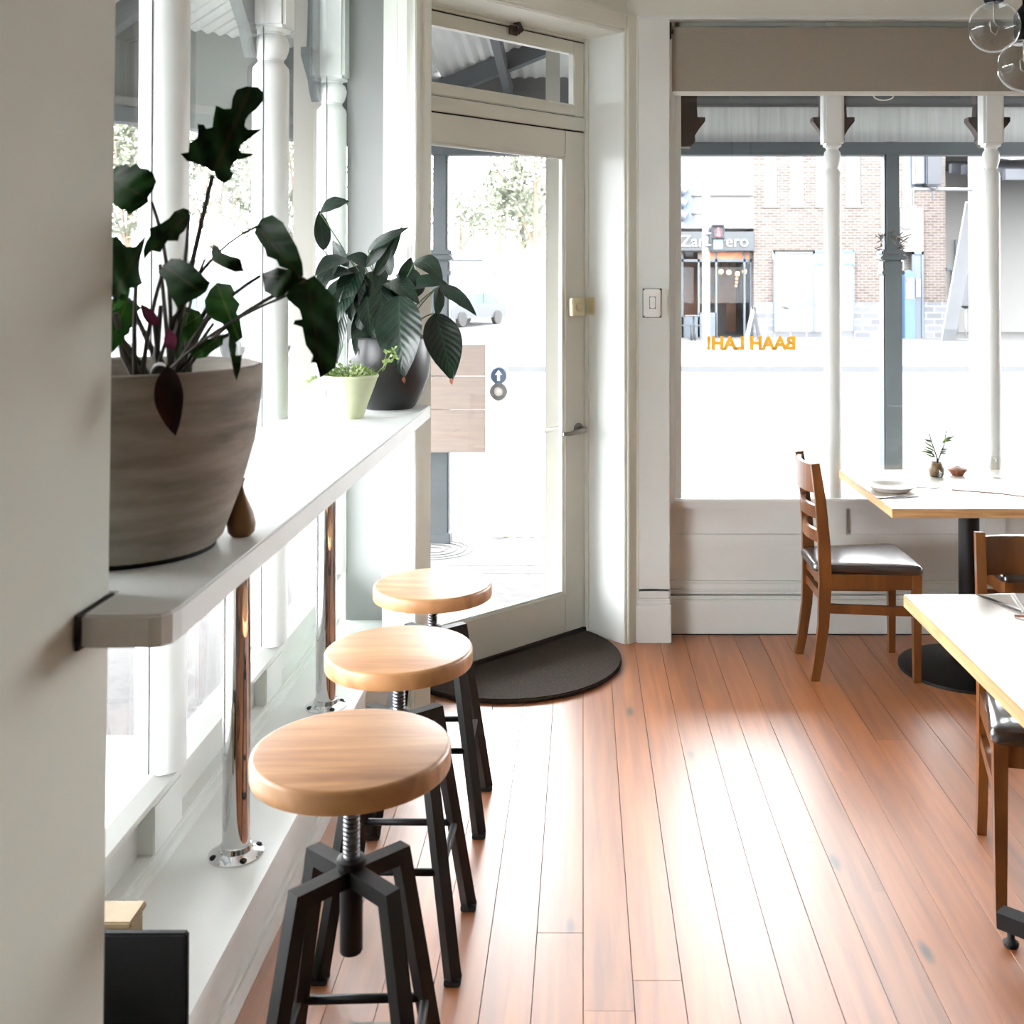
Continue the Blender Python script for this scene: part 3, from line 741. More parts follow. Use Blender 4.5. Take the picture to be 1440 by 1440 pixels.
for sx, sy in ((-1, 1), (1, 1), (-1, -1), (1, -1)):
    e_ = Vector((c2[0]+.26*sx, c2[1]+.265*sy, .062))
    arm = obj('base_arm', MB().bar([(c2[0], c2[1], .078), e_], .045, .038, (-sy, sx, 0)), 'steel_black', t2)
    obj('glide_foot', MB().lathe([(.012, 0), (.017, .003), (.019, .012), (.012, .018), (.009, .022), (.009, .045)], 14, (e_.x-.018*sx, e_.y-.018*sy, 0)), 'rubber', arm)
obj('top_plate', MB().bbox(c2[0]-.15, c2[0]+.15, c2[1]-.15, c2[1]+.15, .705, .717, .003), 'steel_black', t2)

# ---- things on the window table
ZT = .7512
p = at(1253, 690, 4.42); px, py = p.x, 4.42
pt = thing('plate', 'white shallow plate with clay rim on the window table', 'plate', (px, py, ZT))
obj('dish', MB().lathe([(.06, 0), (.075, .004), (.097, .020), (.1, .022), (.096, .0235), (.07, .010), (.0, .008)], 40), 'porcelain', pt, world=False)
obj('foot_ring', MB().lathe([(.058, -.0005), (.066, 0), (.083, .010), (.080, .0105), (.06, .002)], 40), 'plate_rim', pt, world=False)
def cutlery(name, x, y, rz, ln, label, fork):
    t = thing(name, label, name, (x, y, ZT), rz, 'cutlery on the window table')
    obj('handle', MB().bar([(-ln/2, 0, .003), (-ln*.1, 0, .005), (0.02, 0, .004)], [.012, .008, .006], [.004, .004, .003], (0, 1, 0)), 'cutlery', t, world=False)
    if fork:
        mb = MB().bar([(.02, 0, .004), (ln*.25, 0, .003), (ln*.32, 0, .004)], [.006, .016, .02], .002, (0, 1, 0))
        obj('head', mb, 'cutlery', t, world=False)
        for q in (-.0075, -.0025, .0025, .0075): obj('tine', MB().bar([(ln*.32, q, .004), (ln/2, q*.9, .007)], .003, .002, (0, 1, 0)), 'cutlery', t, world=False)
    else:
        obj('blade', MB().bar([(.02, 0, .004), (ln*.2, 0, .003), (ln*.42, .002, .003), (ln/2, .006, .003)], [.008, .016, .015, .004], .0018, (0, 1, 0)), 'cutlery', t, world=False)
a = at(1262, 697, 4.26); cutlery('knife', 1.245, 4.27, R(14), .19, 'table knife lying in front of the white plate', False)
cutlery('fork', 1.395, 4.46, R(4), .18, 'fork lying to the right of the white plate', True)
gl = thing('drinking_glass', 'clear tumbler lying between plate and menus on the window table', 'glass', (1.425, 4.36, ZT))
TUM = [(.0, .0), (.026, .0), (.028, .004), (.034, .09), (.032, .09), (.026, .012), (.0, .010)]
obj('vessel', MB().lathe(TUM, 28), 'tumbler', gl, world=False)
p = at(1404, 668, 4.70); g2 = thing('drinking_glass', 'clear stemless glass standing behind the menus on the window table', 'glass', (p.x, 4.70, ZT))
obj('vessel', MB().lathe([(.0, 0), (.024, 0), (.034, .02), (.037, .045), (.032, .09), (.030, .09), (.035, .045), (.032, .022), (.0, .008)], 28), 'tumbler', g2, world=False)
vs_ = thing('bud_vase', 'small brown mottled bud vase holding a bare twig', 'vase', (1.545, 4.74, ZT))
obj('vessel', MB().lathe([(.0, 0), (.026, 0), (.032, .008), (.033, .03), (.029, .052), (.024, .062), (.022, .062), (.026, .05), (.028, .03), (.0, .01)], 28), 'amber', vs_, world=False)
tg = thing('twig', 'thin grey-green twig sprig in the brown bud vase', 'twig', (1.545, 4.74, ZT+.02), group=None)
rs = random.Random(5)
st = MB().tube([(0, 0, 0), (.004, 0, .06), (-.01, 0, .10), (-.022, .004, .14), (-.03, 0, .17)], .0036, 6, None, .002)
st.tube([(.004, 0, .04), (.02, 0, .08), (.035, 0, .12), (.045, .002, .18)], .0034, 6, None, .0018)
obj('stem', st, 'stem', tg, world=False)
for i in range(16):
    s_ = rs.choice((-1, 1)); z = rs.uniform(.05, .15); x = -.02*(z-.04)/.1 if s_ < 0 else .03*(z-.04)/.1
    ln = rs.uniform(.04, .07)
    obj('leaflet', MB().leaf((x, 0, z), (x+s_*ln*rs.uniform(.5, 1), rs.uniform(-.02, .02), z+ln*rs.uniform(.05, .6)), .007, (0, -1, .3), .05, .1, None, 5), 'leaf_succ' if i % 3 == 0 else 'stem_green', tg, world=False)
bw = thing('clay_bowl', 'small brown clay bowl with a lip beside the bud vase', 'bowl', (1.648, 4.77, ZT))
obj('vessel', MB().lathe([(.0, 0), (.024, 0), (.028, .006), (.042, .024), (.044, .028), (.030, .034), (.012, .038), (.010, .034), (.0, .033)], 30), 'terracotta', bw, world=False)
m1 = thing('menu', 'white paper menu lying open beside the bud vase', 'menu', (1.63, 4.45, ZT), R(-24))
obj('cover', MB().bbox(-.105, .105, -.075, .075, 0, .002, .0006), 'card', m1, world=False)
obj('sheet', MB().bbox(-.103, .1045, -.073, .077, .002, .004, .0006), 'paper', m1, world=False)
m2 = thing('menu', 'white paper menu at the right end of the window table', 'menu', (1.80, 4.33, ZT), R(-40))
obj('cover', MB().bbox(-.10, .10, -.07, .07, 0, .002, .0006), 'card', m2, world=False)
obj('sheet', MB().bbox(-.098, .0995, -.068, .072, .002, .004, .0006), 'paper', m2, world=False)

# ---- things on the nearer table
nk = thing('napkin', 'folded grey linen napkin on the nearer table', 'napkin', (1.19, 2.83, ZT), R(-12))
obj('cloth', MB().bbox(-.055, .10, -.075, .095, 0, .006, .002).bbox(-.05, .095, -.07, .09, .006, .011, .002), 'linen', nk, world=False)
kn = thing('knife', 'dark table knife lying beside the grey napkin', 'knife', (1.105, 2.85, ZT), R(-68))
obj('handle', MB().bar([(0, 0, .004), (.10, 0, .004)], .010, .005, (0, 1, 0)), 'cutlery', kn, world=False)
obj('blade', MB().bar([(-.10, 0, .003), (-.06, 0, .003), (0, 0, .004)], [.004, .015, .009], .002, (0, 1, 0)), 'cutlery', kn, world=False)
sp = thing('spoon', 'steel spoon resting on the grey napkin', 'spoon', (1.20, 2.83, ZT+.011), R(-68))
obj('handle', MB().bar([(0, 0, .004), (.11, 0, .004)], [.006, .012], .003, (0, 1, 0)), 'steel', sp, world=False)
obj('bowl', MB().lathe([(.0, 0), (.012, .002), (.019, .008), (.018, .009), (.0, .003)], 18, (-.03, 0, 0)), 'steel', sp, world=False)
tw_ = thing('twine', 'short brown twine tied at the napkin corner', 'twine', (1.125, 2.745, ZT))
obj('cord', MB().tube([(-.03, .01, .003), (-.01, -.004, .005), (.012, .006, .004), (.03, -.012, .003)], .003, 6).tube([(0, .015, .004), (.004, 0, .008), (.02, -.02, .003)], .0028, 6), 'terracotta', tw_, world=False)

# ================================================================== PENDANT BULBS
def bulb(p, r, label):
    t = thing('pendant_bulb', label, 'lamp', p, 0, 'clear globe pendant bulbs')
    obj('globe', MB().sphere((0, 0, 0), r, 32, 20), 'bulbglass', t, world=False)
    obj('neck', MB().lathe([(.026, r*.82), (.019, r*1.02), (.017, r*1.15)], 20), 'bulbglass', t, world=False)
    obj('socket', MB().lathe([(.0, r*1.0), (.022, r*1.0), (.024, r*1.06), (.024, r*1.06+.06), (.016, r*1.06+.07), (.004, r*1.06+.085)], 20), 'black', t, world=False)
    obj('cord', MB().tube([(0, 0, r+.085), (0, 0, 3.3-p[2])], .0035, 6), 'black', t, world=False)
    obj('filament', MB().tube([(0, 0, r), (0, 0, .01)], .0022, 6).tube([(.0, 0, .012), (.012, 0, .0), (.004, 0, -.02), (-.008, 0, -.01), (-.01, 0, .012), (0, 0, .02)], .0012, 5), 'filament', t, world=False)
    obj('ceiling_rose', MB().lathe([(.05, 3.28-p[2]), (.05, 3.3-p[2])], 20), 'black', t, world=False)
p = at(1398, 38, 2.64); bulb(tuple(p), .062, 'clear globe pendant bulb hanging higher, in front of the blind')
p = at(1440, 92, 2.74); bulb(tuple(p), .066, 'clear globe pendant bulb hanging lower, cut by the right edge')

# ================================================================== DOORMAT, FLOOR PLATE
um, vm = Vector((-.7071, -.7071, 0)), Vector((.7071, -.7071, 0))
cm = Vector((-.32, 4.60, 0))
mp_ = [(cm+um*.475*math.cos(a)+vm*.49*math.sin(a))[:2] for a in [math.pi*i/36 for i in range(37)]]
dm = obj('doormat', slab(mp_, .002, .02, .005), 'coir', label='dark brown half-round coir doormat inside the corner door', cat='doormat', loc=(cm.x, cm.y, 0))
fp = thing('floor_plate', 'small grey metal plate in the floor under the nearest stool', 'plate', (-.45, 2.31, .001))
obj('cover', MB().bbox(-.055, .055, -.1, .045, 0, .004, .0015), 'steel', fp, world=False)
obj('screw', MB().lathe([(.008, .004), (.006, .006), (0, .006)], 10, (0, .0, 0)), 'rubber', fp, world=False)

# ================================================================== PLANTS
# -- big lobed plant in the grey pot
PC = Vector((-.775, 1.83, ZC))
pot = thing('potted_plant', 'large lobed-leaf plant in a big grey concrete pot on the counter', 'plant', PC)
obj('pot', MB().lathe([(.0, .004), (.145, .004), (.16, .02), (.19, .10), (.212, .18), (.222, .25), (.224, .308), (.218, .310), (.212, .305), (.208, .26), (.0, .26)], 56), 'concrete_pot', pot, world=False)
obj('saucer', MB().lathe([(.135, 0), (.148, .001), (.150, .014), (.14, .016)], 48), 'black', pot, world=False)
obj('soil', MB().lathe([(.0, .268), (.1, .272), (.207, .262), (.207, .258), (0, .258)], 32), 'soil', pot, world=False)
def tabprof(tab):
    def f(t):
        for (t0, w0), (t1, w1) in zip(tab, tab[1:]):
            if t <= t1: return w0+(w1-w0)*(t-t0)/max(1e-6, t1-t0)
        return tab[-1][1]
    return f
BIG = tabprof([(0, .12), (.05, .55), (.11, .98), (.15, 1.0), (.2, .62), (.3, .5), (.36, .82), (.41, .86), (.46, .46), (.56, .38), (.62, .56), (.67, .54), (.72, .32), (.82, .40), (.92, .36), (.97, .22), (1, 0)])
MID = tabprof([(0, .1), (.05, .62), (.12, .95), (.19, .8), (.28, 1.0), (.34, .82), (.44, .95), (.5, .74), (.6, .8), (.66, .58), (.76, .6), (.82, .42), (.92, .3), (1, 0)])
JAG = tabprof([(0, .2), (.08, .7), (.16, .9), (.2, .75), (.28, 1.0), (.32, .8), (.42, 1.0), (.46, .78), (.56, .95), (.6, .72), (.7, .8), (.74, .58), (.84, .55), (.93, .35), (1, 0)])
crown = at(222, 512, 1.80)
def pstem(frm, to, bulge, r=.0035, r1=.0022, m='stem'):
    frm, to = Vector(frm), Vector(to); mid = (frm+to)/2+Vector(bulge)
    pts = [(1-t)**2*frm+2*t*(1-t)*mid+t*t*to for t in [i/10 for i in range(11)]]
    obj('stalk', MB().tube(pts, r, 7, None, r1), m, pot)
V = Vector
rs = random.Random(3)
LV = [((180, 420), (150, 500), 1.82, 1.76, 44, MID, (.4, -1, .2), .05, 'leaf_philo2'),
      ((236, 515), (247, 613), 1.615, 1.595, 40, None, (0, -1, .15), .07, 'leaf_dark'),
      ((222, 458), (198, 428), 1.76, 1.76, 16, None, (0, -1, .1), .02, 'leaf_purple'),
      ((244, 492), (236, 462), 1.72, 1.74, 18, None, (0, -1, .1), .02, 'leaf_purple')]
def lobed_leaf(px, base, tip, yb, yt, side, m, fold=.18):
    """a leaf with its own lobed outline, tilted from depth yb (base) to yt (tip), folded along its midrib"""
    bx_, by_ = base; ax_, ay_ = tip[0]-bx_, tip[1]-by_; L2 = ax_*ax_+ay_*ay_; L1 = math.sqrt(L2)
    wm = max(abs(((x-bx_)*-ay_+(y-by_)*ax_)/L1) for x, y in px)
    ring = []
    for (xa, ya), (xb, yb_) in zip(px, px[1:]+px[:1]):
        k = max(1, int(math.hypot(xb-xa, yb_-ya)/5))
        ring += [V((xa+(xb-xa)*q/k, ya+(yb_-ya)*q/k)) for q in range(k)]
    pts = list(ring); nb = len(ring)
    x0, x1, y0, y1 = min(p.x for p in ring), max(p.x for p in ring), min(p.y for p in ring), max(p.y for p in ring)
    gx = x0+2.5
    while gx < x1:
        gy = y0+2.5
        while gy < y1: pts.append(V((gx+rs.uniform(-.8, .8), gy+rs.uniform(-.8, .8)))); gy += 5
        gx += 5
    cv, ce, cf, _a, _b, _c = delaunay_2d_cdt([p.to_2d() for p in pts], [(q, (q+1) % nb) for q in range(nb)], [], 1, 1e-4)
    bm = bmesh.new()
    vs = [bm.verts.new((p.x, p.y, 0)) for p in cv]
    for q in cf:
        try: bm.faces.new([vs[k] for k in q])
        except ValueError: pass
    for v in [v for v in bm.verts if not v.link_faces]: bm.verts.remove(v)
    uvs = []
    for v in bm.verts:
        x, y = v.co.x, v.co.y
        t = ((x-bx_)*ax_+(y-by_)*ay_)/L2; q = ((x-bx_)*-ay_+(y-by_)*ax_)/L1
        uvs.append((.5+.5*q/wm, t))
        Y = yb+(yt-yb)*t - fold*abs(q)/F*yb + side*q/F*yb - .03*math.sin(math.pi*max(0, min(1, t))) + .003*math.sin(t*17+q*.15)
        v.co = at(x, y, Y)
    bm.verts.index_update()
    mb = MB(); vv = [v.co.copy() for v in bm.verts]; n = len(vv)
    ff = [[v.index for v in f.verts] for f in bm.faces]
    bd = [[v.index for v in e.verts] for e in bm.edges if e.is_boundary]
    mb.add(vv+[p+V((0, .0012, 0)) for p in vv], ff+[[i+n for i in f[::-1]] for f in ff]+[[a, b, b+n, a+n] for a, b in bd], None, True, uvs+uvs)
    bm.free(); obj('leaf', mb, m, pot)
def z2(*p): return [(140+x/4, 100+y/4) for x, y in p]
def z3(*p): return [(140+x/4, 400+y/4) for x, y in p]
OUT = [(z2((645, 570), (600, 545), (540, 520), (490, 505), (455, 465), (500, 455), (505, 405), (550, 375), (555, 345), (550, 298), (585, 300), (600, 325), (635, 315), (640, 265), (655, 193), (700, 212), (740, 210), (748, 150), (770, 105), (830, 85), (890, 90), (920, 120), (920, 165), (880, 215), (840, 245), (820, 275), (815, 310), (835, 330), (915, 325), (860, 365), (800, 410), (785, 440), (800, 460), (880, 465), (820, 490), (770, 500), (745, 530), (735, 560), (755, 575), (735, 610), (700, 630), (665, 610)), (301, 242), (352, 123), 1.76, 1.80, .2, 'leaf_philo'),
       (z2((60, 560), (100, 530), (150, 525), (170, 540), (205, 518), (230, 545), (270, 550), (300, 575), (318, 620), (300, 670), (270, 710), (275, 735), (230, 770), (200, 785), (165, 812), (150, 785), (110, 775), (70, 740), (40, 660)), (212, 282), (155, 250), 1.74, 1.78, -.2, 'leaf_philo'),
       (z2((500, 780), (470, 770), (420, 790), (390, 830), (340, 860), (280, 885), (285, 925), (260, 960), (245, 1010), (250, 1060), (290, 1010), (340, 1020), (380, 955), (440, 955), (450, 920), (475, 900), (490, 870), (512, 830)), (266, 300), (202, 362), 1.80, 1.70, .1, 'leaf_philo'),
       (z2((40, 930), (85, 930), (120, 950), (150, 990), (200, 985), (260, 925), (240, 1010), (215, 1080), (225, 1140), (240, 1195), (200, 1220), (170, 1220), (165, 1265), (120, 1250), (90, 1310), (60, 1240), (40, 1100)), (204, 335), (155, 425), 1.76, 1.70, .2, 'leaf_philo'),
       (z2((400, 1055), (450, 1055), (520, 1090), (570, 1140), (620, 1190), (600, 1240), (560, 1270), (500, 1300), (440, 1340), (420, 1300), (385, 1240), (370, 1180), (330, 1130)), (228, 372), (290, 415), 1.76, 1.68, -.1, 'leaf_philo'),
       (z2((640, 975), (670, 990), (690, 1020), (740, 1040), (790, 1050), (800, 1090), (810, 1125), (760, 1130), (690, 1100), (640, 1070), (625, 1020)), (300, 346), (342, 381), 1.78, 1.73, .2, 'leaf_philo'),
       (z2((870, 910), (885, 870), (910, 830), (970, 808), (1030, 850), (1070, 920), (1110, 990), (1140, 1080), (1146, 1150), (1110, 1180), (1060, 1115), (1012, 1098), (995, 1062), (940, 1042), (930, 1000), (900, 960)), (364, 322), (424, 392), 1.80, 1.72, .3, 'leaf_philo'),
       (z2((912, 1140), (1000, 1105), (1080, 1120), (1165, 1170), (1130, 1210), (1060, 1240), (1010, 1290), (970, 1260), (930, 1240), (920, 1190)), (368, 387), (428, 392), 1.78, 1.73, -.3, 'leaf_philo'),
       ([(430, 394), (442, 387), (455, 402), (472, 420), (476, 460), (477, 480), (472, 517), (450, 532), (444, 510), (437, 510), (440, 500), (430, 485), (425, 460), (412, 456), (415, 450), (425, 449), (421, 435), (405, 422), (401, 415), (410, 405)], (432, 396), (455, 530), 1.72, 1.68, .15, 'leaf_philo'),
       (z3((620, 30), (660, -10), (740, 0), (760, 40), (745, 60), (790, 110), (770, 160), (790, 200), (805, 300), (760, 330), (730, 280), (690, 220), (640, 200), (600, 160), (590, 90)), (306, 402), (336, 478), 1.80, 1.76, .2, 'leaf_philo2'),
       (z3((540, 420), (500, 380), (560, 320), (640, 300), (700, 275), (690, 340), (630, 380), (600, 410)), (312, 472), (270, 502), 1.80, 1.75, .2, 'leaf_philo2'),
       (z3((730, 270), (770, 340), (765, 400), (800, 395), (792, 470), (770, 540), (755, 500), (740, 420), (725, 340)), (322, 470), (332, 532), 1.73, 1.70, .1, 'leaf_philo'),
       (z3((400, 190), (470, 120), (560, 150), (590, 210), (570, 280), (510, 330), (450, 310), (410, 260)), (286, 440), (242, 470), 1.84, 1.80, .2, 'leaf_philo2'),
       (z3((85, 60), (150, -20), (172, 30), (160, 80), (110, 130), (70, 150)), (180, 395), (160, 432), 1.74, 1.72, .2, 'leaf_philo2')]
for o_ in OUT: lobed_leaf(*o_)
for b, tp, yb, yt, wd, pr, nr, bend, m in LV:
    B, T = at(*b, yb), at(*tp, yt)
    obj('leaf', MB().leaf(B, T, wd/F*yb, nr, bend, .12, pr, 44 if pr else 14, .012), m, pot)
for b, yb, blg, r in (((299, 246), 1.76, (0, 0, .02), .004), ((213, 284), 1.74, (.03, 0, .05), .0026), ((266, 300), 1.80, (.01, 0, .02), .003), ((196, 350), 1.74, (-.01, 0, .02), .003), ((225, 372), 1.82, (0, 0, .01), .003),
                      ((232, 372), 1.76, (-.01, 0, .02), .003), ((297, 346), 1.78, (-.02, 0, .04), .0018), ((362, 318), 1.80, (-.04, 0, .09), .0022), ((366, 388), 1.78, (-.03, 0, .04), .0028), ((430, 396), 1.72, (-.04, 0, .04), .0028), ((402, 416), 1.70, (-.05, 0, .02), .0022),
                      ((322, 402), 1.80, (0, 0, .03), .004), ((300, 420), 1.84, (0, 0, .02), .004), ((322, 470), 1.80, (0, 0, .02), .003), ((236, 515), 1.615, (.0, -.04, .05), .003), ((180, 420), 1.82, (-.01, 0, .02), .004)):
    j = V((rs.uniform(-.03, .03), rs.uniform(-.03, .03), -.06))
    pstem(crown+j, at(*b, yb), blg, r*1.5, r)
for x0, x1, y1, r in ((170, 162, 440, .010), (186, 166, 470, .008), (205, 226, 430, .007), (232, 262, 440, .006), (240, 300, 455, .005), (214, 215, 440, .006)):
    obj('stalk', MB().tube([at(x0+25, 535, 1.80), at((x0*2+x1)/3+8, 500, 1.80), at(x1, y1, 1.78)], r, 8, None, r*.5), 'stem' if x0 % 4 else 'stem_green', pot)

# brown drop-shaped ornament
gd = thing('drop_ornament', 'brown drop-shaped wooden ornament beside the grey pot', 'ornament', (-.607, 1.925, ZC))
obj('body', MB().lathe([(.0, 0), (.016, 0), (.023, .008), (.025, .022), (.021, .042), (.012, .062), (.006, .076), (.004, .085), (.0, .086)], 24), 'gourd', gd, world=False)
obj('stalk', MB().tube([(0, 0, .083), (.001, 0, .094), (.004, 0, .103)], .003, 6), 'gourd', gd, world=False)

# -- small pale pot with succulent
SP = Vector((-.775, 3.60, ZC))
sp_ = thing('potted_plant', 'little leafy succulent in a pale green footed pot on the counter', 'plant', SP)
obj('pot', MB().lathe([(.0, 0), (.042, 0), (.046, .006), (.060, .05), (.082, .108), (.090, .132), (.094, .136), (.094, .143), (.087, .143), (.080, .125), (.0, .12)], 40), 'green_glaze', sp_, world=False)
obj('soil', MB().lathe([(.0, .128), (.082, .124), (.08, .12), (0, .12)], 24), 'soil', sp_, world=False)
mb = MB()
for i in range(420):
    a = rs.uniform(0, 6.28); q = .08*math.sqrt(rs.random()); h = rs.uniform(.125, .19-.5*q)
    b = V((q*math.cos(a), q*math.sin(a), h)); d = V((math.cos(a)*rs.uniform(.2, 1)+rs.uniform(-.5, .5), math.sin(a)*rs.uniform(.2, 1)+rs.uniform(-.5, .5), rs.uniform(.1, 1))).normalized()
    mb.leaf(b, b+d*rs.uniform(.008, .015), .006, (rs.uniform(-1, 1), -1, 1), .1, .2, None, 3)
obj('foliage', mb, 'leaf_succ', sp_, world=False, kind='stuff')
mb = MB()
for x, y, x1, y1 in ((540, 520, 556, 488), (538, 522, 545, 492), (455, 528, 432, 538), (530, 525, 560, 500)):
    mb.tube([at(x, y, 3.58)-SP, at((x+x1)/2, (y+y1)/2-3, 3.58)-SP, at(x1, y1, 3.58)-SP], .0015, 5)
    for k in range(9):
        t = rs.uniform(.3, 1); b = at(x+(x1-x)*t, y+(y1-y)*t, 3.58)-SP
        mb.leaf(b, b+V((rs.uniform(-1, 1), rs.uniform(-.6, .2), rs.uniform(-.4, 1))).normalized()*.014, .007, (0, -1, .4), .1, .1, None, 3)
obj('trailing_sprigs', mb, 'leaf_succ', sp_, world=False, kind='stuff')

# -- peace lily in black pot
LP = Vector((-.695, 3.88, ZC))
ly = thing('potted_plant', 'glossy dark peace lily in a black pot at the counter end by the door', 'plant', LP)
obj('pot', MB().lathe([(.0, 0), (.082, 0), (.092, .008), (.118, .05), (.140, .11), (.147, .17), (.142, .23), (.137, .25), (.141, .256), (.134, .258), (.128, .245), (.0, .23)], 44), 'black_glaze', ly, world=False)
obj('soil', MB().lathe([(.0, .24), (.13, .236), (.128, .23), (0, .23)], 28), 'soil', ly, world=False)
LL = [((455, 352), (449, 296), 24, (.6, -1, 0), .02), ((450, 300), (491, 283), 26, (0, -.8, .7), .12), ((490, 375), (468, 338), 20, (-.5, -1, .2), .05), ((494, 366), (443, 388), 34, (-.1, -.7, .8), .14), ((500, 384), (452, 400), 34, (-.1, -.6, .8), .14),
      ((518, 352), (574, 320), 15, (.2, -.9, .4), .08), ((525, 392), (566, 318), 18, (.4, -1, .2), .06), ((514, 376), (556, 326), 16, (.2, -1, .3), .05), ((585, 366), (623, 396), 30, (.1, -.8, .6), .18), ((572, 408), (630, 400), 30, (0, -.7, .8), .15), ((618, 402), (670, 444), 22, (.1, -.8, .6), .08),
      ((562, 414), (569, 531), 66, (-.1, -1, .15), .08), ((612, 440), (636, 536), 52, (.25, -1, .1), .08), ((616, 404), (614, 446), 18, (.6, -1, 0), .05), ((540, 398), (590, 428), 34, (.1, -.7, .7), .16), ((566, 402), (578, 362), 22, (.3, -1, .1), .04),
      ((510, 372), (478, 440), 36, (-.2, -1, .3), .10), ((528, 380), (506, 470), 40, (-.1, -1, .2), .10), ((536, 400), (540, 486), 34, (.1, -1, .2), .08), ((500, 398), (466, 470), 34, (-.4, -1, .2), .10), ((520, 372), (486, 362), 24, (0, -.8, .7), .12), ((486, 420), (474, 512), 26, (-.3, -1, .1), .06),
      ((538, 372), (530, 412), 22, (.2, -1, .2), .06), ((548, 388), (552, 350), 14, (-.4, -1, 0), .03), ((594, 396), (568, 430), 22, (.2, -1, .4), .1), ((520, 430), (500, 500), 30, (0, -1, .2), .08), ((505, 390), (494, 452), 34, (-.2, -1, .2), .08), ((515, 402), (522, 472), 36, (.1, -1, .2), .1), ((545, 408), (550, 482), 30, (.2, -1, .1), .08), ((480, 390), (468, 444), 30, (-.4, -1, .2), .08), ((530, 392), (560, 448), 30, (.2, -.9, .5), .1), ((472, 366), (452, 414), 28, (-.3, -.9, .5), .1), ((560, 384), (596, 410), 28, (.1, -.7, .7), .14), ((508, 440), (528, 500), 32, (0, -1, .1), .08)]
lcr = LP+V((0, 0, .235))
for i, (b, tp, wd, nr, bend) in enumerate(LL):
    yb = 3.86+rs.uniform(-.05, .05); yt = yb-(.10 if tp[1] > b[1] else .0)+rs.uniform(-.02, .02)
    if i == 11: yb, yt = 3.78, 3.70
    if i == 12: yb, yt = 3.84, 3.76
    B, T = at(*b, yb), at(*tp, yt)
    lf = obj('leaf', MB().leaf(B, T, wd/F*yb, nr, bend, .22, None, 18, .015, rs.uniform(-.5, .5)), 'leaf_lily', ly)
    j = V((rs.uniform(-.05, .05), rs.uniform(-.04, .04), 0)); mid = (lcr+j+B)/2+V((0, 0, .04))
    pts = [(1-t)**2*(lcr+j)+2*t*(1-t)*mid+t*t*B for t in [q/8 for q in range(9)]]
    obj('stalk', MB().tube(pts, .0028, 6, None, .0018), 'stem_green', ly)
for x, y, d in ((567, 530, 1), (634, 532, 1)):
    b = at(x, y, 3.69); obj('dry_tip', MB().leaf(b, b+V((.006*d, -.004, -.022)), .012, (0, -1, 0), .1, .1, None, 5), 'terracotta', ly, label='dry brown leaf tip')

# ================================================================== OUTDOORS
GZ = -.15
obj('pavement', MB().prism([(-1.2, 4.2), (.0, 5.05), (14, 5.05), (14, 8.3), (-1.6, 8.3), (-4.2, 5.8), (-4.2, 4.2)], GZ-.1, GZ), 'concrete', kind='structure', label='pale concrete footpath outside the cafe', cat='pavement')
obj('side_pavement', MB().box(-4.2, -1.1, -8, 4.2, GZ-.1, GZ), 'concrete_brightened', kind='structure', label='side footpath below the left windows, colour brightened against shade', cat='pavement')
obj('entry_slab', MB().prism([tuple((DM @ V((a, b, 0)))[:2]) for a, b in ((-.1, -.05), (1.15, -.05), (1.15, -.75), (-.1, -.75))], GZ-.02, -.03), 'aggregate', kind='structure', label='pebbled entry slab outside the corner door', cat='slab')
obj('road', MB().box(-90, 120, -30, 45, GZ-.3, GZ-.12).add([(-120, 45, GZ-.12), (120, 45, GZ-.12), (160, 190, 5.6), (-190, 190, 5.6)], [(0, 1, 2, 3)]), 'asphalt', kind='structure', label='pale overexposed road rising into the distance', cat='road')
kb = MB().prism([(-1.6, 8.3), (14, 8.3), (14, 8.42), (-1.65, 8.42), (-4.32, 5.8), (-4.32, -8), (-4.2, -8), (-4.2, 5.8)], GZ-.12, GZ+.003)
obj('near_kerb', kb, 'kerb', kind='structure', label='near kerb of the street corner outside', cat='kerb')
obj('far_kerb', MB().box(-2, 60, 22.6, 22.85, GZ-.15, GZ+.002), 'kerb', kind='structure', label='far kerb across the road', cat='kerb')
obj('far_pavement', MB().box(-2, 60, 22.85, 40, GZ-.15, GZ), 'concrete', kind='structure', label='far footpath before the brick building', cat='pavement')
# tactile bars and manhole outside the door
tp_ = thing('tactile_paving', 'pale raised tactile paving bars by the crossing pole', 'paving', (-.33, 7.75, GZ))
for k in range(6):
    obj('bar', MB().bbox(-.55+.09*k, -.505+.09*k, 7.45, 8.2, GZ, GZ+.006, .002), 'tactile', tp_)
mh = thing('manhole_cover', 'round manhole cover in the footpath outside the door', 'manhole', (-.98, 7.1, GZ))
obj('rim', MB().lathe([(.26, .001), (.26, .004), (.235, .004), (.235, .001)], 36, ring=True), 'iron_and_shadow_grey', mh, world=False)
for r_ in (.08, .15, .21): obj('ring', MB().lathe([(r_, .001), (r_, .005), (r_-.02, .005), (r_-.02, .001)], 36, ring=True), 'iron_and_shadow_grey', mh, world=False)
rt = thing('threshold_tiles', 'thin faded red tile lines across the footpath outside the door', 'tile', (-.3, 6.6, GZ))
for k in range(3): obj('tile', MB().bbox(-.85, .1, 6.52+.09*k, 6.545+.09*k, GZ, GZ+.002, .0008), 'red_tile', rt)

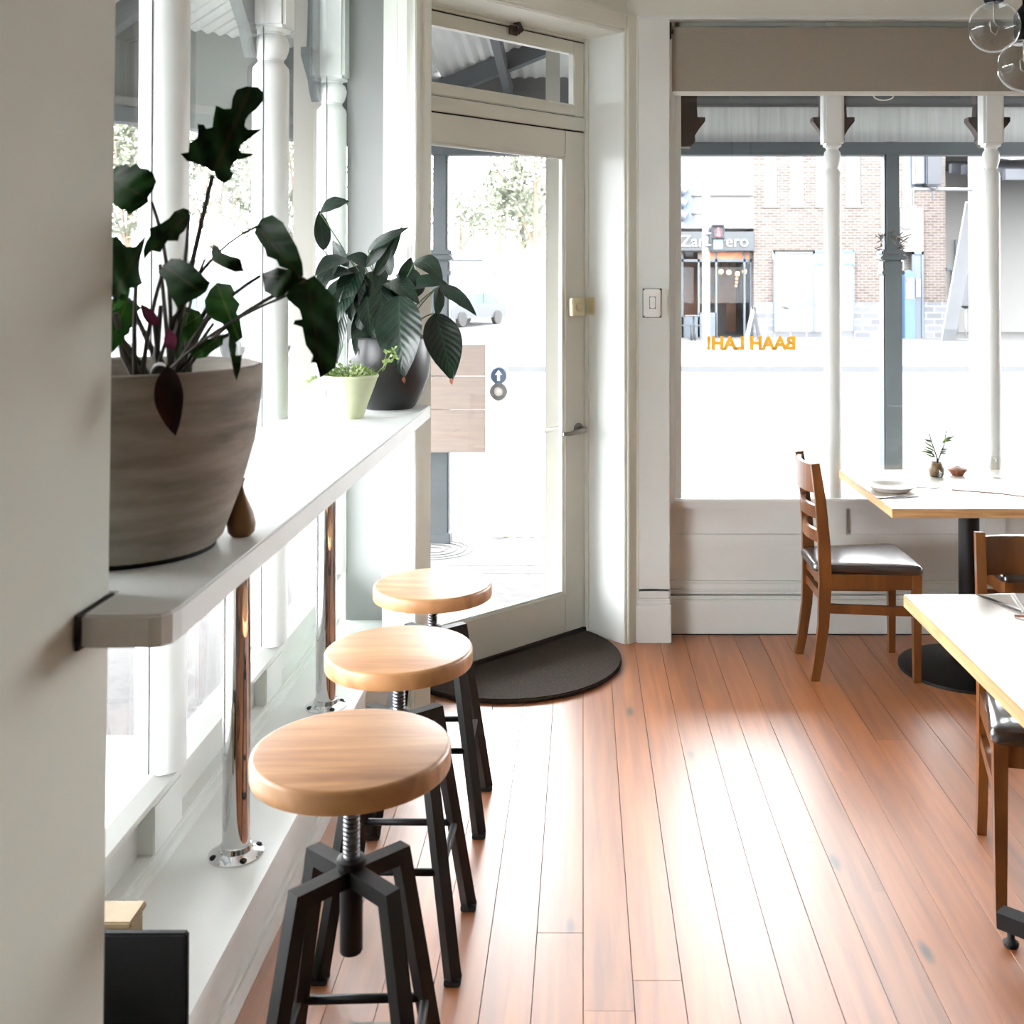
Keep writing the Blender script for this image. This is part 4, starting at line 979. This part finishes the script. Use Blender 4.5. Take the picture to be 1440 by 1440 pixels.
# verandah posts
def vpost(x, y, label, dirt):
    t = thing('verandah_post', label, 'post', (x, y, GZ), group='verandah posts at the kerb')
    obj('shaft', MB().bbox(-.062, .062, -.062, .062, 0, 1.86, .01).bbox(-.050, .050, -.050, .050, 1.86, 2.7, .012), 'verandah', t, world=False)
    obj('collar', MB().bbox(-.075, .075, -.075, .075, 1.80, 1.83, .006).bbox(-.066, .066, -.066, .066, 1.83, 1.9, .01).bbox(-.088, .088, -.088, .088, 1.9, 1.93, .008).bbox(-.078, .078, -.078, .078, 1.93, 1.97, .01), 'verandah', t, world=False)
    obj('shoe', MB().bbox(-.075, .075, -.075, .075, 0, .07, .006), 'verandah', t, world=False)
    if dirt:
        mb = MB(); q = random.Random(4)
        for i in range(70):
            a = q.uniform(0, 6.28); b = V((.07*math.cos(a), .07*math.sin(a), q.uniform(1.96, 2.08)))
            mb.tube([b, b+V((q.uniform(-.06, .06), q.uniform(-.06, .06), q.uniform(-.03, .05)))], .004, 4)
        obj('old_nest', mb, 'bracket', t, world=False, kind='stuff')
    return t
vpost(-.965, 7.33, 'grey verandah post standing behind the beige board outside the door', False)
vpost(2.085, 7.33, 'grey verandah post with an old nest, outside the back window', True)
vpost(-3.35, 4.92, 'grey verandah post out past the left windows', False)
# verandah roof and fascia
vr = thing('verandah_roof', 'corrugated verandah roof with grey fascia around the corner', 'verandah', (0, 7, 2.5))
obj('beam', MB().bbox(-.97, 9, 7.27, 7.39, 2.46, 2.545, .006), 'verandah', vr)
CM = Matrix.Translation((-.965, 7.33, 0)) @ Matrix.Rotation(R(225), 4, 'Z')
obj('beam', MB().bbox(0, 3.38, -.06, .06, 2.46, 2.545, .006, CM), 'verandah', vr)
obj('beam', MB().bbox(-3.41, -3.29, -3, 4.92, 2.46, 2.545, .006), 'verandah', vr)
obj('fascia', MB().box(.55, 9, 7.36, 7.39, 2.545, 2.82), 'stained_panel', vr, label='pale rain-stained fascia panel')
obj('fascia', MB().box(-.97, .55, 7.36, 7.39, 2.545, 3.0), 'verandah_dk', vr)
obj('fascia', MB().box(-.1, 3.5, -.06, -.03, 2.545, 3.05, CM), 'verandah_dk', vr, label='dark slate corner fascia')
obj('fascia_trim', MB().bbox(0, 3.38, -.03, .03, 2.545, 2.60, .005, CM), 'white_ext', vr)
obj('fascia', MB().box(-3.44, -3.40, -3, 5.0, 2.545, 3.05), 'verandah_dk', vr)
obj('purlin', MB().bbox(.5, 9, 7.26, 7.36, 2.795, 3.04, .006), 'verandah_dk', vr)
bh = [(.03, 2.235), (.052, 2.265), (.048, 2.285), (.07, 2.32), (.098, 2.355), (.098, 2.375), (.062, 2.375), (.058, 2.44), (.07, 2.54), (.10, 2.66), (.10, 2.8)]
for x in (.475, 1.176, 1.906, 2.636): obj('bracket', MB().prism_y([(x+a, z) for a, z in bh]+[(x-a, z) for a, z in bh[::-1]], 5.06, 5.12), 'bracket', vr)
def corr(x0, x1, y0, y1, z0, z1, along_y=True, M_=None):
    mb = MB(); n = int((x1-x0)/.0127)
    vs, fs = [], []
    for i in range(n+1):
        x = x0+(x1-x0)*i/n; dz = .009*math.sin(2*math.pi*x/.076)
        vs += [(x, y0, z0+dz), (x, y1, z1+dz)]
    for i in range(n): fs.append((2*i, 2*i+1, 2*i+3, 2*i+2))
    return mb.add(vs, fs, M_, True)
obj('corrugated_sheet', corr(-.97, 6, 7.45, 5.1, 2.99, 3.22), 'sheet', vr)
obj('corrugated_sheet', corr(0, 3.38, -.06, 2.1, 3.03, 3.3, True, CM), 'sheet', vr)
obj('corrugated_sheet', corr(-3, 4.9, 0, 2.3, 3.05, 3.3, True, Matrix.Translation((-3.41, 0, 0)) @ Matrix(((0, 1, 0, 0), (1, 0, 0, 0), (0, 0, 1, 0), (0, 0, 0, 1)))), 'sheet', vr)
for u in (.02, 1.2, 2.3, 3.36): obj('rafter', MB().bar([CM @ V((u, 0, 2.9)), CM @ V((u, 2.0, 3.16))], .05, .12, CM.to_3x3() @ V((1, 0, 0))), 'verandah', vr)
for x in (-.5, 1.0, 2.5, 4): obj('rafter', MB().bar([(x, 7.3, 2.88), (x, 5.1, 3.12)], .05, .1, (1, 0, 0)), 'verandah', vr)
for y in (.8, 2.2, 3.6, 4.8): obj('rafter', MB().bar([(-3.3, y, 2.93), (-1.2, y, 3.15)], .05, .1, (0, 1, 0)), 'verandah', vr)
obj('shop_wall', MB().box(-1.2, -1.1, -4, 1.4, GZ, 3.3), 'render_ext', kind='structure', label='outer face of the cafe side wall', cat='wall')
obj('corner_pilaster', MB().bbox(-1.388, -1.25, 5.16, 5.24, GZ, 3.2, .006), 'render_ext', kind='structure', label='cream outer corner post beyond the window bay', cat='post')
obj('outer_reveal', MB().bbox(-.178, -.112, 5.13, 5.22, GZ, 3.2, .004), 'render_ext', kind='structure', label='cream outer reveal seen through the right of the door glass', cat='reveal')

# beige board and push-button pole
bd = thing('notice_board', 'beige timber board fixed to the verandah post outside the door', 'board', (-.93, 7.14, GZ))
for z0, z1 in ((.48, .76), (.764, .98), (.984, 1.19)): obj('plank', MB().bbox(-1.25, -.645, 7.125+.004*z0, 7.155, z0, z1, .003), 'board', bd)
obj('batten', MB().bbox(-1.0, -.93, 7.155, 7.262, .5, 1.15, .003), 'board', bd)
pb = thing('crossing_button_pole', 'short white pedestrian crossing pole with a round button outside the door', 'pole', (-.58, 7.5, GZ))
obj('pole', MB().lathe([(.057, 0), (.057, 1.27), (.05, 1.285), (0, 1.29)], 24), 'white_plastic', pb, world=False)
RX = Matrix.Rotation(R(90), 4, 'X')
obj('arrow_plate', MB().lathe([(.058, 0), (.058, .02), (.052, .026), (0, .026)], 28, (0, 0, 0), Matrix.Translation((0, -.05, 1.11)) @ RX), 'signblue', pb, world=False)
obj('arrow', MB().prism_y([(0, .04), (.026, .005), (.010, .005), (.010, -.036), (-.010, -.036), (-.010, .005), (-.026, .005)], -.080, -.077, Matrix.Translation((0, 0, 1.11))), 'white_plastic', pb, world=False)
obj('button_ring', MB().lathe([(.060, 0), (.060, .03), (.036, .03), (.036, 0)], 28, (0, 0, 0), Matrix.Translation((0, -.05, 1.0)) @ RX), 'greypole', pb, world=False)
obj('button', MB().lathe([(.034, .0), (.034, .012), (.02, .02), (0, .022)], 24, (0, 0, 0), Matrix.Translation((0, -.05, 1.0)) @ RX), 'white_plastic', pb, world=False)

# ---- opposite building
S = 34/F
def bx(x): return (x-CX)*S
def bz(y): return CAMZ-(y-HY)*S
sb = thing('shop_building', 'pale brick and render corner shop building across the road', 'building', (bx(1100), 34, GZ))
obj('render_wall', MB().box(bx(880), bx(1060), 34, 36, bz(322), 7.2), 'white_ext', sb)
obj('render_pier', MB().box(bx(880), bx(958), 34, 36, GZ, bz(322)), 'white_ext', sb)
obj('moulding', MB().box(bx(880), bx(1060), 33.85, 34, bz(275), bz(272)).box(bx(880), bx(1060), 33.9, 34, bz(321), bz(318)), 'greypole', sb)
WX = [(1075, 1094), (1112, 1132), (1148, 1168), (1190, 1212), (1270, 1288)]
bwall = MB()
xs = [1060]+[v for q in WX for v in q]+[1330]
for i in range(0, len(xs), 2): bwall.box(bx(xs[i]), bx(xs[i+1]), 34, 36, bz(290), bz(200))
bwall.box(bx(1060), bx(1330), 34, 36, bz(352), bz(290)).box(bx(1060), bx(1330), 34, 36, bz(200), 7.2)
for a, b in ((1060, 1087), (1200, 1266), (1297, 1330)): bwall.box(bx(a), bx(b), 34, 36, bz(425), bz(352))
obj('brick_wall', bwall, 'brick', sb)
stn = MB()
for a, b in ((1060, 1087), (1200, 1266), (1297, 1330)): stn.box(bx(a), bx(b), 33.92, 36, GZ, bz(425))
obj('stone_base', stn, 'stone', sb)
obj('footing', MB().box(bx(1087), bx(1200), 33.95, 36, GZ, bz(466)), 'stone', sb)
for a, b in WX:
    wf = obj('window', MB().box(bx(a), bx(a+2), 34.1, 34.3, bz(290), bz(200)).box(bx(b-2), bx(b), 34.1, 34.3, bz(290), bz(200)).box(bx(a-1), bx(b+1), 33.95, 34.3, bz(292), bz(289)), 'white_ext', sb)
    obj('pane', MB().box(bx(a+2), bx(b-2), 34.2, 34.24, bz(290), bz(200)), 'paleglass', wf)
# shopfront left
sf = MB()
for x in (961, 984, 1009, 1049, 1058): sf.box(bx(x-1.4), bx(x+1.4), 34.3, 34.45, GZ, bz(352))
sf.box(bx(958), bx(1060), 34.3, 34.45, bz(368), bz(364)).box(bx(958), bx(1060), 34.3, 34.45, bz(354), bz(351)).box(bx(984), bx(1009), 34.3, 34.45, GZ, bz(440)).box(bx(958), bx(984), 34.3, 34.45, GZ, bz(446))
obj('shopfront_frame', sf, 'frame_blue', sb)
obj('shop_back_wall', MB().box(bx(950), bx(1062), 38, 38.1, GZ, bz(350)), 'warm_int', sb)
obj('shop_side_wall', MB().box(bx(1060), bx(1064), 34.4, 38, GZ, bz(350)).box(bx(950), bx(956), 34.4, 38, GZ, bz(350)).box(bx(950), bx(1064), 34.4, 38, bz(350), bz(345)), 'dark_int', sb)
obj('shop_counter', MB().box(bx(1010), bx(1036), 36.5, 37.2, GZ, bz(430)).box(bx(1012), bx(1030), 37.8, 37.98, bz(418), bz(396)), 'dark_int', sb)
obj('transom_panel', MB().box(bx(984), bx(1060), 34.32, 34.4, bz(364), bz(354)), 'warm_int', sb)
for a, b in ((962, 983), (985, 1008), (1010, 1048), (1050, 1057)): obj('shop_pane', MB().box(bx(a), bx(b), 34.36, 34.38, GZ, bz(352)), 'shopglass', sb)
for (x, y), lb in zip(((1014, 382), (1025, 383), (1037, 385), (1047, 382), (1036, 392), (1036, 397), (1035, 402)), ('leftmost of the four warm bulbs in the shop doorway', 'second warm bulb from the left in the shop doorway', 'third warm bulb from the left in the shop doorway', 'rightmost of the four warm bulbs in the shop doorway', 'uppermost tiny bulb of the short string below the third bulb', 'middle tiny bulb of the short string below the third bulb', 'lowest tiny bulb of the short string below the third bulb')):
    lp = thing('shop_lamp', lb, 'lamp', (bx(x)*35.5/34, 35.5, CAMZ-(y-HY)*35.5/F), group='glowing bulbs in the shop across the road')
    obj('bulb', MB().sphere((0, 0, 0), .075 if y < 390 else .035, 12, 8), 'lampglow', lp, world=False)
    obj('cord', MB().tube([(0, 0, .05), (0, 0, bz(352)-lp.location.z)], .012, 5), 'black', lp, world=False)
sg = thing('shop_sign', 'dark slate shop fascia sign with white letters across the road', 'sign', (bx(1005), 33.9, bz(339)))
obj('board', MB().bbox(bx(948), bx(1060), 33.85, 33.97, bz(353), bz(326), .02), 'slate', sg)
obj('lettering', text_mesh('Zambrero', 2.12, .02, Matrix.Translation((bx(1004), 33.83, bz(340))) @ Matrix.Rotation(R(90), 4, 'X'), .008), 'white_ext', sg, label='white letters reading Zambrero')
# posters and openings in the brick wall
ps_ = thing('poster', 'tall white window poster with an eye on the brick building', 'poster', (bx(1115), 34, bz(465)))
obj('sheet', MB().box(bx(1089), bx(1142), 33.90, 33.98, bz(465), bz(357)), 'white_ext', ps_)
obj('frame', MB().box(bx(1087), bx(1089), 33.87, 33.98, bz(466), bz(354)).box(bx(1142), bx(1145), 33.87, 33.98, bz(466), bz(354)).box(bx(1087), bx(1145), 33.87, 33.98, bz(357), bz(354)), 'frame_blue', ps_)
obj('brow', MB().tube([(bx(1094), 33.9, bz(423)), (bx(1099), 33.9, bz(420)), (bx(1106), 33.9, bz(419))], .025, 5), 'terracotta', ps_)
obj('eye', MB().tube([(bx(1098), 33.9, bz(432)), (bx(1103), 33.9, bz(430)), (bx(1109), 33.9, bz(434))], .03, 5).sphere((bx(1104), 33.9, bz(432)), .06, 8, 6), 'kerb', ps_)
obj('caption_strip', MB().box(bx(1117), bx(1142), 33.88, 33.91, bz(428), bz(415)), 'signal_lt', ps_)
p2 = thing('shop_window', 'plain white shop window right of the eye poster', 'window', (bx(1172), 34, bz(465)))
obj('pane', MB().box(bx(1146), bx(1198), 33.90, 33.98, bz(465), bz(354)), 'paleglass', p2)
obj('frame', MB().box(bx(1198), bx(1200), 33.87, 33.98, bz(466), bz(352)).box(bx(1145), bx(1200), 33.87, 33.98, bz(354), bz(351)), 'frame_blue', p2)
for a, b, lb in ((1146, 1166, 'pink and teal small sign at the top left of the white shop window'), (1184, 1200, 'pink and teal small sign at the top right of the white shop window')):
    s1 = thing('window_sign', lb, 'sign', (bx((a+b)/2), 33.95, bz(371)))
    obj('panel', MB().box(bx(a), bx(b), 33.84, 33.87, bz(372), bz(355)), 'white_ext', s1)
    obj('border', MB().box(bx(a), bx(b), 33.82, 33.85, bz(373), bz(370)).box(bx(a), bx(b), 33.82, 33.85, bz(356.5), bz(354)), 'teal', s1)
    obj('mark', MB().lathe([(.13, 0), (.13, .02)], 14, (0, 0, 0), Matrix.Translation((bx((a+b)/2), 33.84, bz(363))) @ RX), 'pink', s1)
p3 = thing('fascia_panel', 'white panel with a grey crescent above the teller machine', 'sign', (bx(1282), 34, bz(353)))
obj('panel', MB().box(bx(1266), bx(1297), 33.88, 33.98, bz(354), bz(293)), 'white_ext', p3)
obj('crescent', MB().tube([(bx(1272+8*math.cos(a)), 33.86, bz(314-8*math.sin(a))) for a in [R(200+14*i) for i in range(12)]], .03, 5), 'greypole', p3)
am = thing('teller_machine', 'blue arched teller machine beside the grey door across the road', 'machine', (bx(1274), 34, bz(465)))
obj('body', MB().prism_y([(bx(1267), GZ), (bx(1281), GZ), (bx(1281), bz(388)), (bx(1279), bz(383)), (bx(1274), bz(380)), (bx(1269), bz(383)), (bx(1267), bz(388))], 33.6, 33.9), 'atmblue', am)
obj('screen', MB().box(bx(1269), bx(1279), 33.57, 33.61, bz(420), bz(398)), 'paleglass', am)
obj('header', MB().box(bx(1269), bx(1279), 33.57, 33.61, bz(397), bz(391)), 'pink', am)
dd = thing('shop_door', 'grey-blue framed door beside the teller machine across the road', 'door', (bx(1290), 34, GZ))
obj('frame', MB().box(bx(1281), bx(1284), 33.85, 33.98, GZ, bz(354)).box(bx(1294), bx(1297), 33.85, 33.98, GZ, bz(354)).box(bx(1281), bx(1297), 33.85, 33.98, bz(358), bz(354)), 'frame_blue', dd)
obj('leaf_panel', MB().box(bx(1284), bx(1294), 33.9, 33.96, GZ, bz(358)), 'signal_lt', dd)
obj('notice', MB().box(bx(1286), bx(1293), 33.86, 33.9, bz(418), bz(392)), 'white_ext', dd)

# second building further right with awning
rb = thing('corner_shop', 'white walled shop with dark raftered awning at the far right', 'building', (bx(1420), 36, GZ))
obj('wall', MB().box(bx(1331), bx(1700), 38, 40, GZ, 8), 'white_ext', rb)
obj('awning_roof', MB().add([(bx(1352), 30, 5.0), (bx(1700), 26, 5.0), (bx(1700), 38, 6.3), (bx(1340), 38, 6.3), (bx(1352), 30, 5.1), (bx(1700), 26, 5.1), (bx(1700), 38, 6.4), (bx(1340), 38, 6.4)], [(3, 2, 1, 0), (4, 5, 6, 7), (0, 1, 5, 4), (1, 2, 6, 5), (2, 3, 7, 6), (3, 0, 4, 7)]), 'verandah_dk', rb)
for k in range(7): obj('awning_beam', MB().box(bx(1345), bx(1700), 30+k*1.1, 30.25+k*1.1, 4.45+.16*k, 4.75+.16*k), 'signal', rb)
obj('awning_valance', MB().prism_y([(bx(1334), 4.7), (bx(1345), 4.6), (bx(1372), 3.2), (bx(1345), 2.9), (bx(1334), 2.9)], 36.5, 36.6), 'white_ext', rb)
obj('doorway', MB().box(bx(1404), bx(1408), 37.9, 38, GZ, bz(330)).box(bx(1390), bx(1404), 37.9, 38, bz(378), bz(374)).box(bx(1398), bx(1400), 37.9, 38, GZ, bz(378)), 'frame_blue', rb)
um_ = thing('closed_umbrella', 'dark closed umbrella standing against the white wall across the road', 'umbrella', (bx(1334), 32.5, GZ))
obj('canopy', MB().lathe([(.02, .95), (.22, 1.05), (.2, 1.6), (.1, 2.3), (.02, 2.45)], 10), 'slate', um_, world=False)
obj('pole', MB().lathe([(.03, .03), (.03, 1.0)], 8), 'greypole', um_, world=False)
obj('base', MB().lathe([(.28, 0), (.28, .04), (.05, .06)], 14), 'kerb', um_, world=False)

# signals and poles
def pole(name, x, ybase_Y, r, h, label, m='greypole'):
    Y = ybase_Y; t = thing(name, label, 'pole', ((x-CX)/F*Y, Y, GZ))
    obj('shaft', MB().lathe([(r*1.5, 0), (r*1.5, .05), (r, .08), (r, h)], 18), m, t, world=False)
    return t
p1 = pole('signal_pole', 993, 23.2, .085, 6.5, 'white signal pole in front of the slate shop sign', 'white_ext')
def signal(p, name, label, kind):
    t = thing(name, label, 'traffic light', p)
    if kind == 'ped':
        obj('housing', MB().bbox(-.14, .14, 0, .2, -.28, .28, .02), 'signal', t, world=False)
        for z, m, lb in ((.13, 'redglow', 'lit red standing man'), (-.13, 'greenglass', 'unlit green lens')):
            ln_ = obj('lens', MB().bbox(-.11, .11, -.01, .01, z-.11, z+.11, .01), 'signal' if m == 'redglow' else m, t, world=False, label=lb)
            if m == 'redglow':
                obj('red_man', MB().sphere((0, -.02, z+.065), .028, 10, 6).bbox(-.045, .045, -.03, -.01, z-.02, z+.04, .01).bbox(-.035, -.005, -.03, -.01, z-.095, z-.02, .006).bbox(.005, .035, -.03, -.01, z-.095, z-.02, .006), m, ln_, world=False)
        obj('visor', MB().box(-.14, .14, -.12, 0, .27, .285).box(-.14, .14, -.12, 0, 0, .012), 'signal', t, world=False)
        obj('arm', MB().tube([(0, .1, .1), (-.27, .1, .1)], .03, 8).tube([(0, .1, -.15), (-.27, .1, -.15)], .03, 8), 'greypole', t, world=False)
    return t
q = at(1010, 335, 23.0); signal(tuple(q), 'pedestrian_signal', 'pedestrian light showing a red man beside the white pole', 'ped')
q = at(967, 288, 24.0)
vsg = thing('vehicle_signal', 'three-lamp traffic light seen from behind left of the white pole', 'traffic light', tuple(q))
obj('backboard', MB().prism_y(rr_poly([(-.16, -.46), (.16, -.46), (.16, .46), (-.16, .46)], .12), 0, .03), 'signal_lt', vsg, world=False)
for z in (-.28, 0, .28): obj('lamp_hood', MB().lathe([(.11, 0), (.10, .2), (.12, .22)], 14, (0, 0, 0), Matrix.Translation((-.05, -.02, z)) @ Matrix.Rotation(R(-60), 4, 'Y')), 'signal_lt', vsg, world=False)
obj('arm', MB().tube([(.1, .02, .2), (.41, -.3, .2)], .03, 8).tube([(.1, .02, -.2), (.41, -.3, -.2)], .03, 8), 'greypole', vsg, world=False)
p2_ = pole('signal_pole', 1373, 15.3, .105, 6.5, 'thick grey signal pole outside the back window by the right mullion')
q = at(1305, 242, 15.2)
sg2 = thing('vehicle_signal', 'dark traffic light head seen from behind above the brick shop', 'traffic light', tuple(q))
obj('housing', MB().bbox(-.06, .17, -.12, .12, -.20, .55, .02), 'signal', sg2, world=False)
obj('backboard', MB().bbox(-.2, -.06, -.06, .1, -.17, .55, .01).bbox(-.22, .2, .1, .12, -.22, .56, .006), 'signal_lt', sg2, world=False)
obj('arm', MB().tube([(-.2, .0, -.24), (.68, 0.05, -.24)], .025, 8).tube([(.06, 0, -.20), (.06, 0, -.24)], .05, 8), 'greypole', sg2, world=False)
obj('spike', MB().lathe([(.0, -.42), (.012, -.36), (.012, -.2)], 8, (.06, 0, 0)), 'signal', sg2, world=False)
a1, a2 = at(1368, 285, 15.6), at(1336, 462, 16.2)
obj('leaning_brace', MB().bar([a1, a2, at(1333, 478, 16.3)], .2, .05, (1, 0, 0)), 'greypole', label='grey leaning brace beside the thick signal pole', cat='brace', loc=tuple(a2))

# cafe furniture and a-frame across the road
def tiny_chair(loc, rz, label):
    t = thing('cafe_chair', label, 'chair', loc, rz)
    obj('seat', MB().bbox(-.2, .2, -.2, .2, .43, .46, .01), 'slate', t, world=False)
    obj('backrest', MB().bbox(-.2, -.17, -.2, .2, .62, .85, .01), 'slate', t, world=False)
    for sx in (-.18, .18):
        for sy in (-.18, .18): obj('leg', MB().tube([(sx, sy, 0), (sx, sy, .85 if sx < 0 else .44)], .018, 6), 'slate', t, world=False)
tiny_chair((bx(964)*.96, 32.7, GZ), 0, 'small dark cafe chair at the left outside the slate-signed shop')
tiny_chair((bx(985)*.96, 32.6, GZ), R(180), 'small dark cafe chair next to the white pole across the road')
ctb = thing('cafe_table', 'small dark cafe table between the two chairs across the road', 'table', (bx(976)*.98, 33.5, GZ))
obj('top', MB().bbox(-.26, .26, -.26, .26, .70, .73, .01), 'kerb', ctb, world=False)
obj('stem', MB().lathe([(.2, 0), (.2, .02), (.03, .04), (.03, .7)], 12), 'slate', ctb, world=False)
afr = thing('sandwich_board', 'white leaning sandwich board by the shop doorway across the road', 'sign', (bx(1055)*.96, 32.6, GZ))
obj('front_leaf', MB().bar([(-.1, 0, 0), (.12, 0, 1.0)], .05, .06, (0, 1, 0)).bar([(-.1, .4, 0), (.12, .4, 1.0)], .05, .06, (0, 1, 0)), 'white_ext', afr, world=False)
obj('rear_leaf', MB().bar([(.3, 0, 0), (.12, 0, 1.0)], .05, .05, (0, 1, 0)).bar([(.3, .4, 0), (.12, .4, 1.0)], .05, .05, (0, 1, 0)), 'slate', afr, world=False)

# cars
def car(x, y, Y, rz, m, label, kind='car'):
    pz = at(x, y, Y)
    t = thing(kind, label, 'car', tuple(pz), rz)
    if kind == 'car':
        body = [(-2.1, .35), (-2.1, .75), (-1.9, .92), (-1.1, .98), (-.5, 1.42), (.9, 1.45), (1.5, 1.0), (2.05, .9), (2.1, .35)]
        wins = [[(-.95, .98), (-.45, 1.36), (.15, 1.38), (.15, .98)], [(.22, .98), (.22, 1.38), (.85, 1.38), (1.35, .98)]]
    else:
        body = [(-2.4, .35), (-2.4, 1.0), (-2.3, 1.95), (-2.1, 2.05), (1.1, 2.05), (1.7, 1.25), (2.35, 1.05), (2.4, .35)]
        wins = [[(-2.1, 1.2), (-2.05, 1.85), (-.8, 1.85), (-.8, 1.2)], [(-.7, 1.2), (-.7, 1.85), (.3, 1.85), (.3, 1.2)], [(.4, 1.2), (.4, 1.85), (1.0, 1.85), (1.5, 1.2)]]
    obj('body', MB().prism_y(body, -.85, .85), m, t, world=False)
    for q in wins: obj('side_window', MB().prism_y(q, -.87, .87), 'dkglass', t, world=False)
    obj('windscreen', MB().bar([(body[-3][0]-.02, 0, body[-3][1]+.02), (body[-4][0]+.03, 0, body[-4][1]-.04)], 1.5, .04, (0, 1, 0)), 'dkglass', t, world=False)
    for sx in (-1.35, 1.35):
        for sy in (-.8, .8): obj('wheel', MB().lathe([(.05, -.1), (.3, -.1), (.33, -.07), (.33, .07), (.3, .1), (.05, .1)], 18, (0, 0, 0), Matrix.Translation((sx, sy, .33)) @ RX), 'rubber', t, world=False)
car(300, 502, 26.5, R(-25), 'carwhite', 'white van parked across the side street, seen through the left windows', 'van')
car(195, 478, 32, R(-10), 'carwhite', 'white car parked behind the van at the far left')
car(652, 458, 46, R(62), 'cargrey', 'grey car on the road just past the peace lily')
for i, (x, y, Y, m) in enumerate(((668, 408, 92, 'carblue'), (684, 403, 102, 'cargrey'), (700, 398, 112, 'carwhite'), (716, 393, 124, 'cargrey'), (745, 386, 140, 'carblue'))):
    car(x, y, Y, R(70), m, ('%s parked car on the rising street, %s from the near end' % (('blue', 'grey', 'white', 'grey', 'blue')[i], ('first', 'second', 'third', 'fourth', 'last')[i])))

# trees
def tree(x, Y, z0, z1, rad, label, n=1500, seed=1, leaf=.35):
    q = random.Random(seed); X = (x-CX)/F*Y
    g = GZ if Y < 45 else GZ+(Y-45)*.0395
    t = thing('street_tree', label, 'tree', (X, Y, g), group=None)
    obj('trunk', MB().tube([(0, 0, -.3), (.1, 0, z0*.6), (0, .1, z0+(z1-z0)*.35)], rad*.07, 8, None, rad*.03), 'bark', t, world=False)
    for k in range(4):
        a = k*1.6; obj('branch', MB().tube([(0, 0, z0*.9), (rad*.4*math.cos(a), rad*.4*math.sin(a), z0+(z1-z0)*.35), (rad*.7*math.cos(a), rad*.7*math.sin(a), z0+(z1-z0)*.6)], rad*.03, 6, None, rad*.01), 'bark', t, world=False)
    mb = MB()
    blobs = [(q.uniform(-.6, .6)*rad, q.uniform(-.6, .6)*rad, z0+(z1-z0)*q.uniform(.15, .85), rad*q.uniform(.3, .5)) for _ in range(11)]
    for i in range(n):
        bxx, byy, bzz, br = q.choice(blobs)
        d = V((q.gauss(0, 1), q.gauss(0, 1), q.gauss(0, 1))).normalized()*br*q.uniform(.55, 1.05)
        c = V((bxx, byy, bzz))+d; u = V((q.gauss(0, 1), q.gauss(0, 1), q.gauss(0, 1))).normalized(); v = u.orthogonal().normalized()
        s_ = leaf*q.uniform(.5, 1.1)
        mb.add([c-u*s_, c+v*s_*.45, c+u*s_, c-v*s_*.45], [(0, 1, 2, 3)])
    obj('crown', mb, 'tree_leaf', t, world=False, kind='stuff')
T_ = [(752, 62, 3.5, 13.5, 4.6, 'tall leafy tree at the right of the door glass'), (703, 96, 2.5, 10, 4.6, 'rounded tree in the middle of the door view'), (648, 128, 2.5, 12, 6.0, 'pale tree behind the parked cars at the left of the door view'), (735, 150, 3, 13, 7, 'far tree at the top of the rising street'),
      (178, 36, 3.2, 8.8, 2.0, 'street tree seen between near wall and first mullion'), (300, 42, 3.4, 9.3, 2.8, 'street tree seen behind the top philodendron leaf'), (420, 48, 3.4, 10, 3.6, 'street tree seen beside the outer corner post')]
for i, (x, Y, z0, z1, rad, lb) in enumerate(T_): tree(x, Y, z0, z1, rad, lb, 3200, i+1, .17 if Y < 60 else .28)
hs = thing('distant_house', 'pale house with a blue-grey roof beyond the parked cars', 'house', ((656-CX)/F*119, 119, 2.6))
hs.scale = (.55, .55, .55)
obj('wall', MB().box(-3, 3, 0, 6, -4, 2.6), 'white_ext', hs, world=False)
obj('roof', MB().prism_y([(-3.4, 2.6), (3.4, 2.6), (.8, 4.4), (-.8, 4.4)], -.4, 6.4), 'signal_lt', hs, world=False)
obj('window', MB().box(-1.8, -.8, -.04, 0, .6, 1.9).box(.8, 1.8, -.04, 0, .6, 1.9), 'dkglass', hs, world=False)
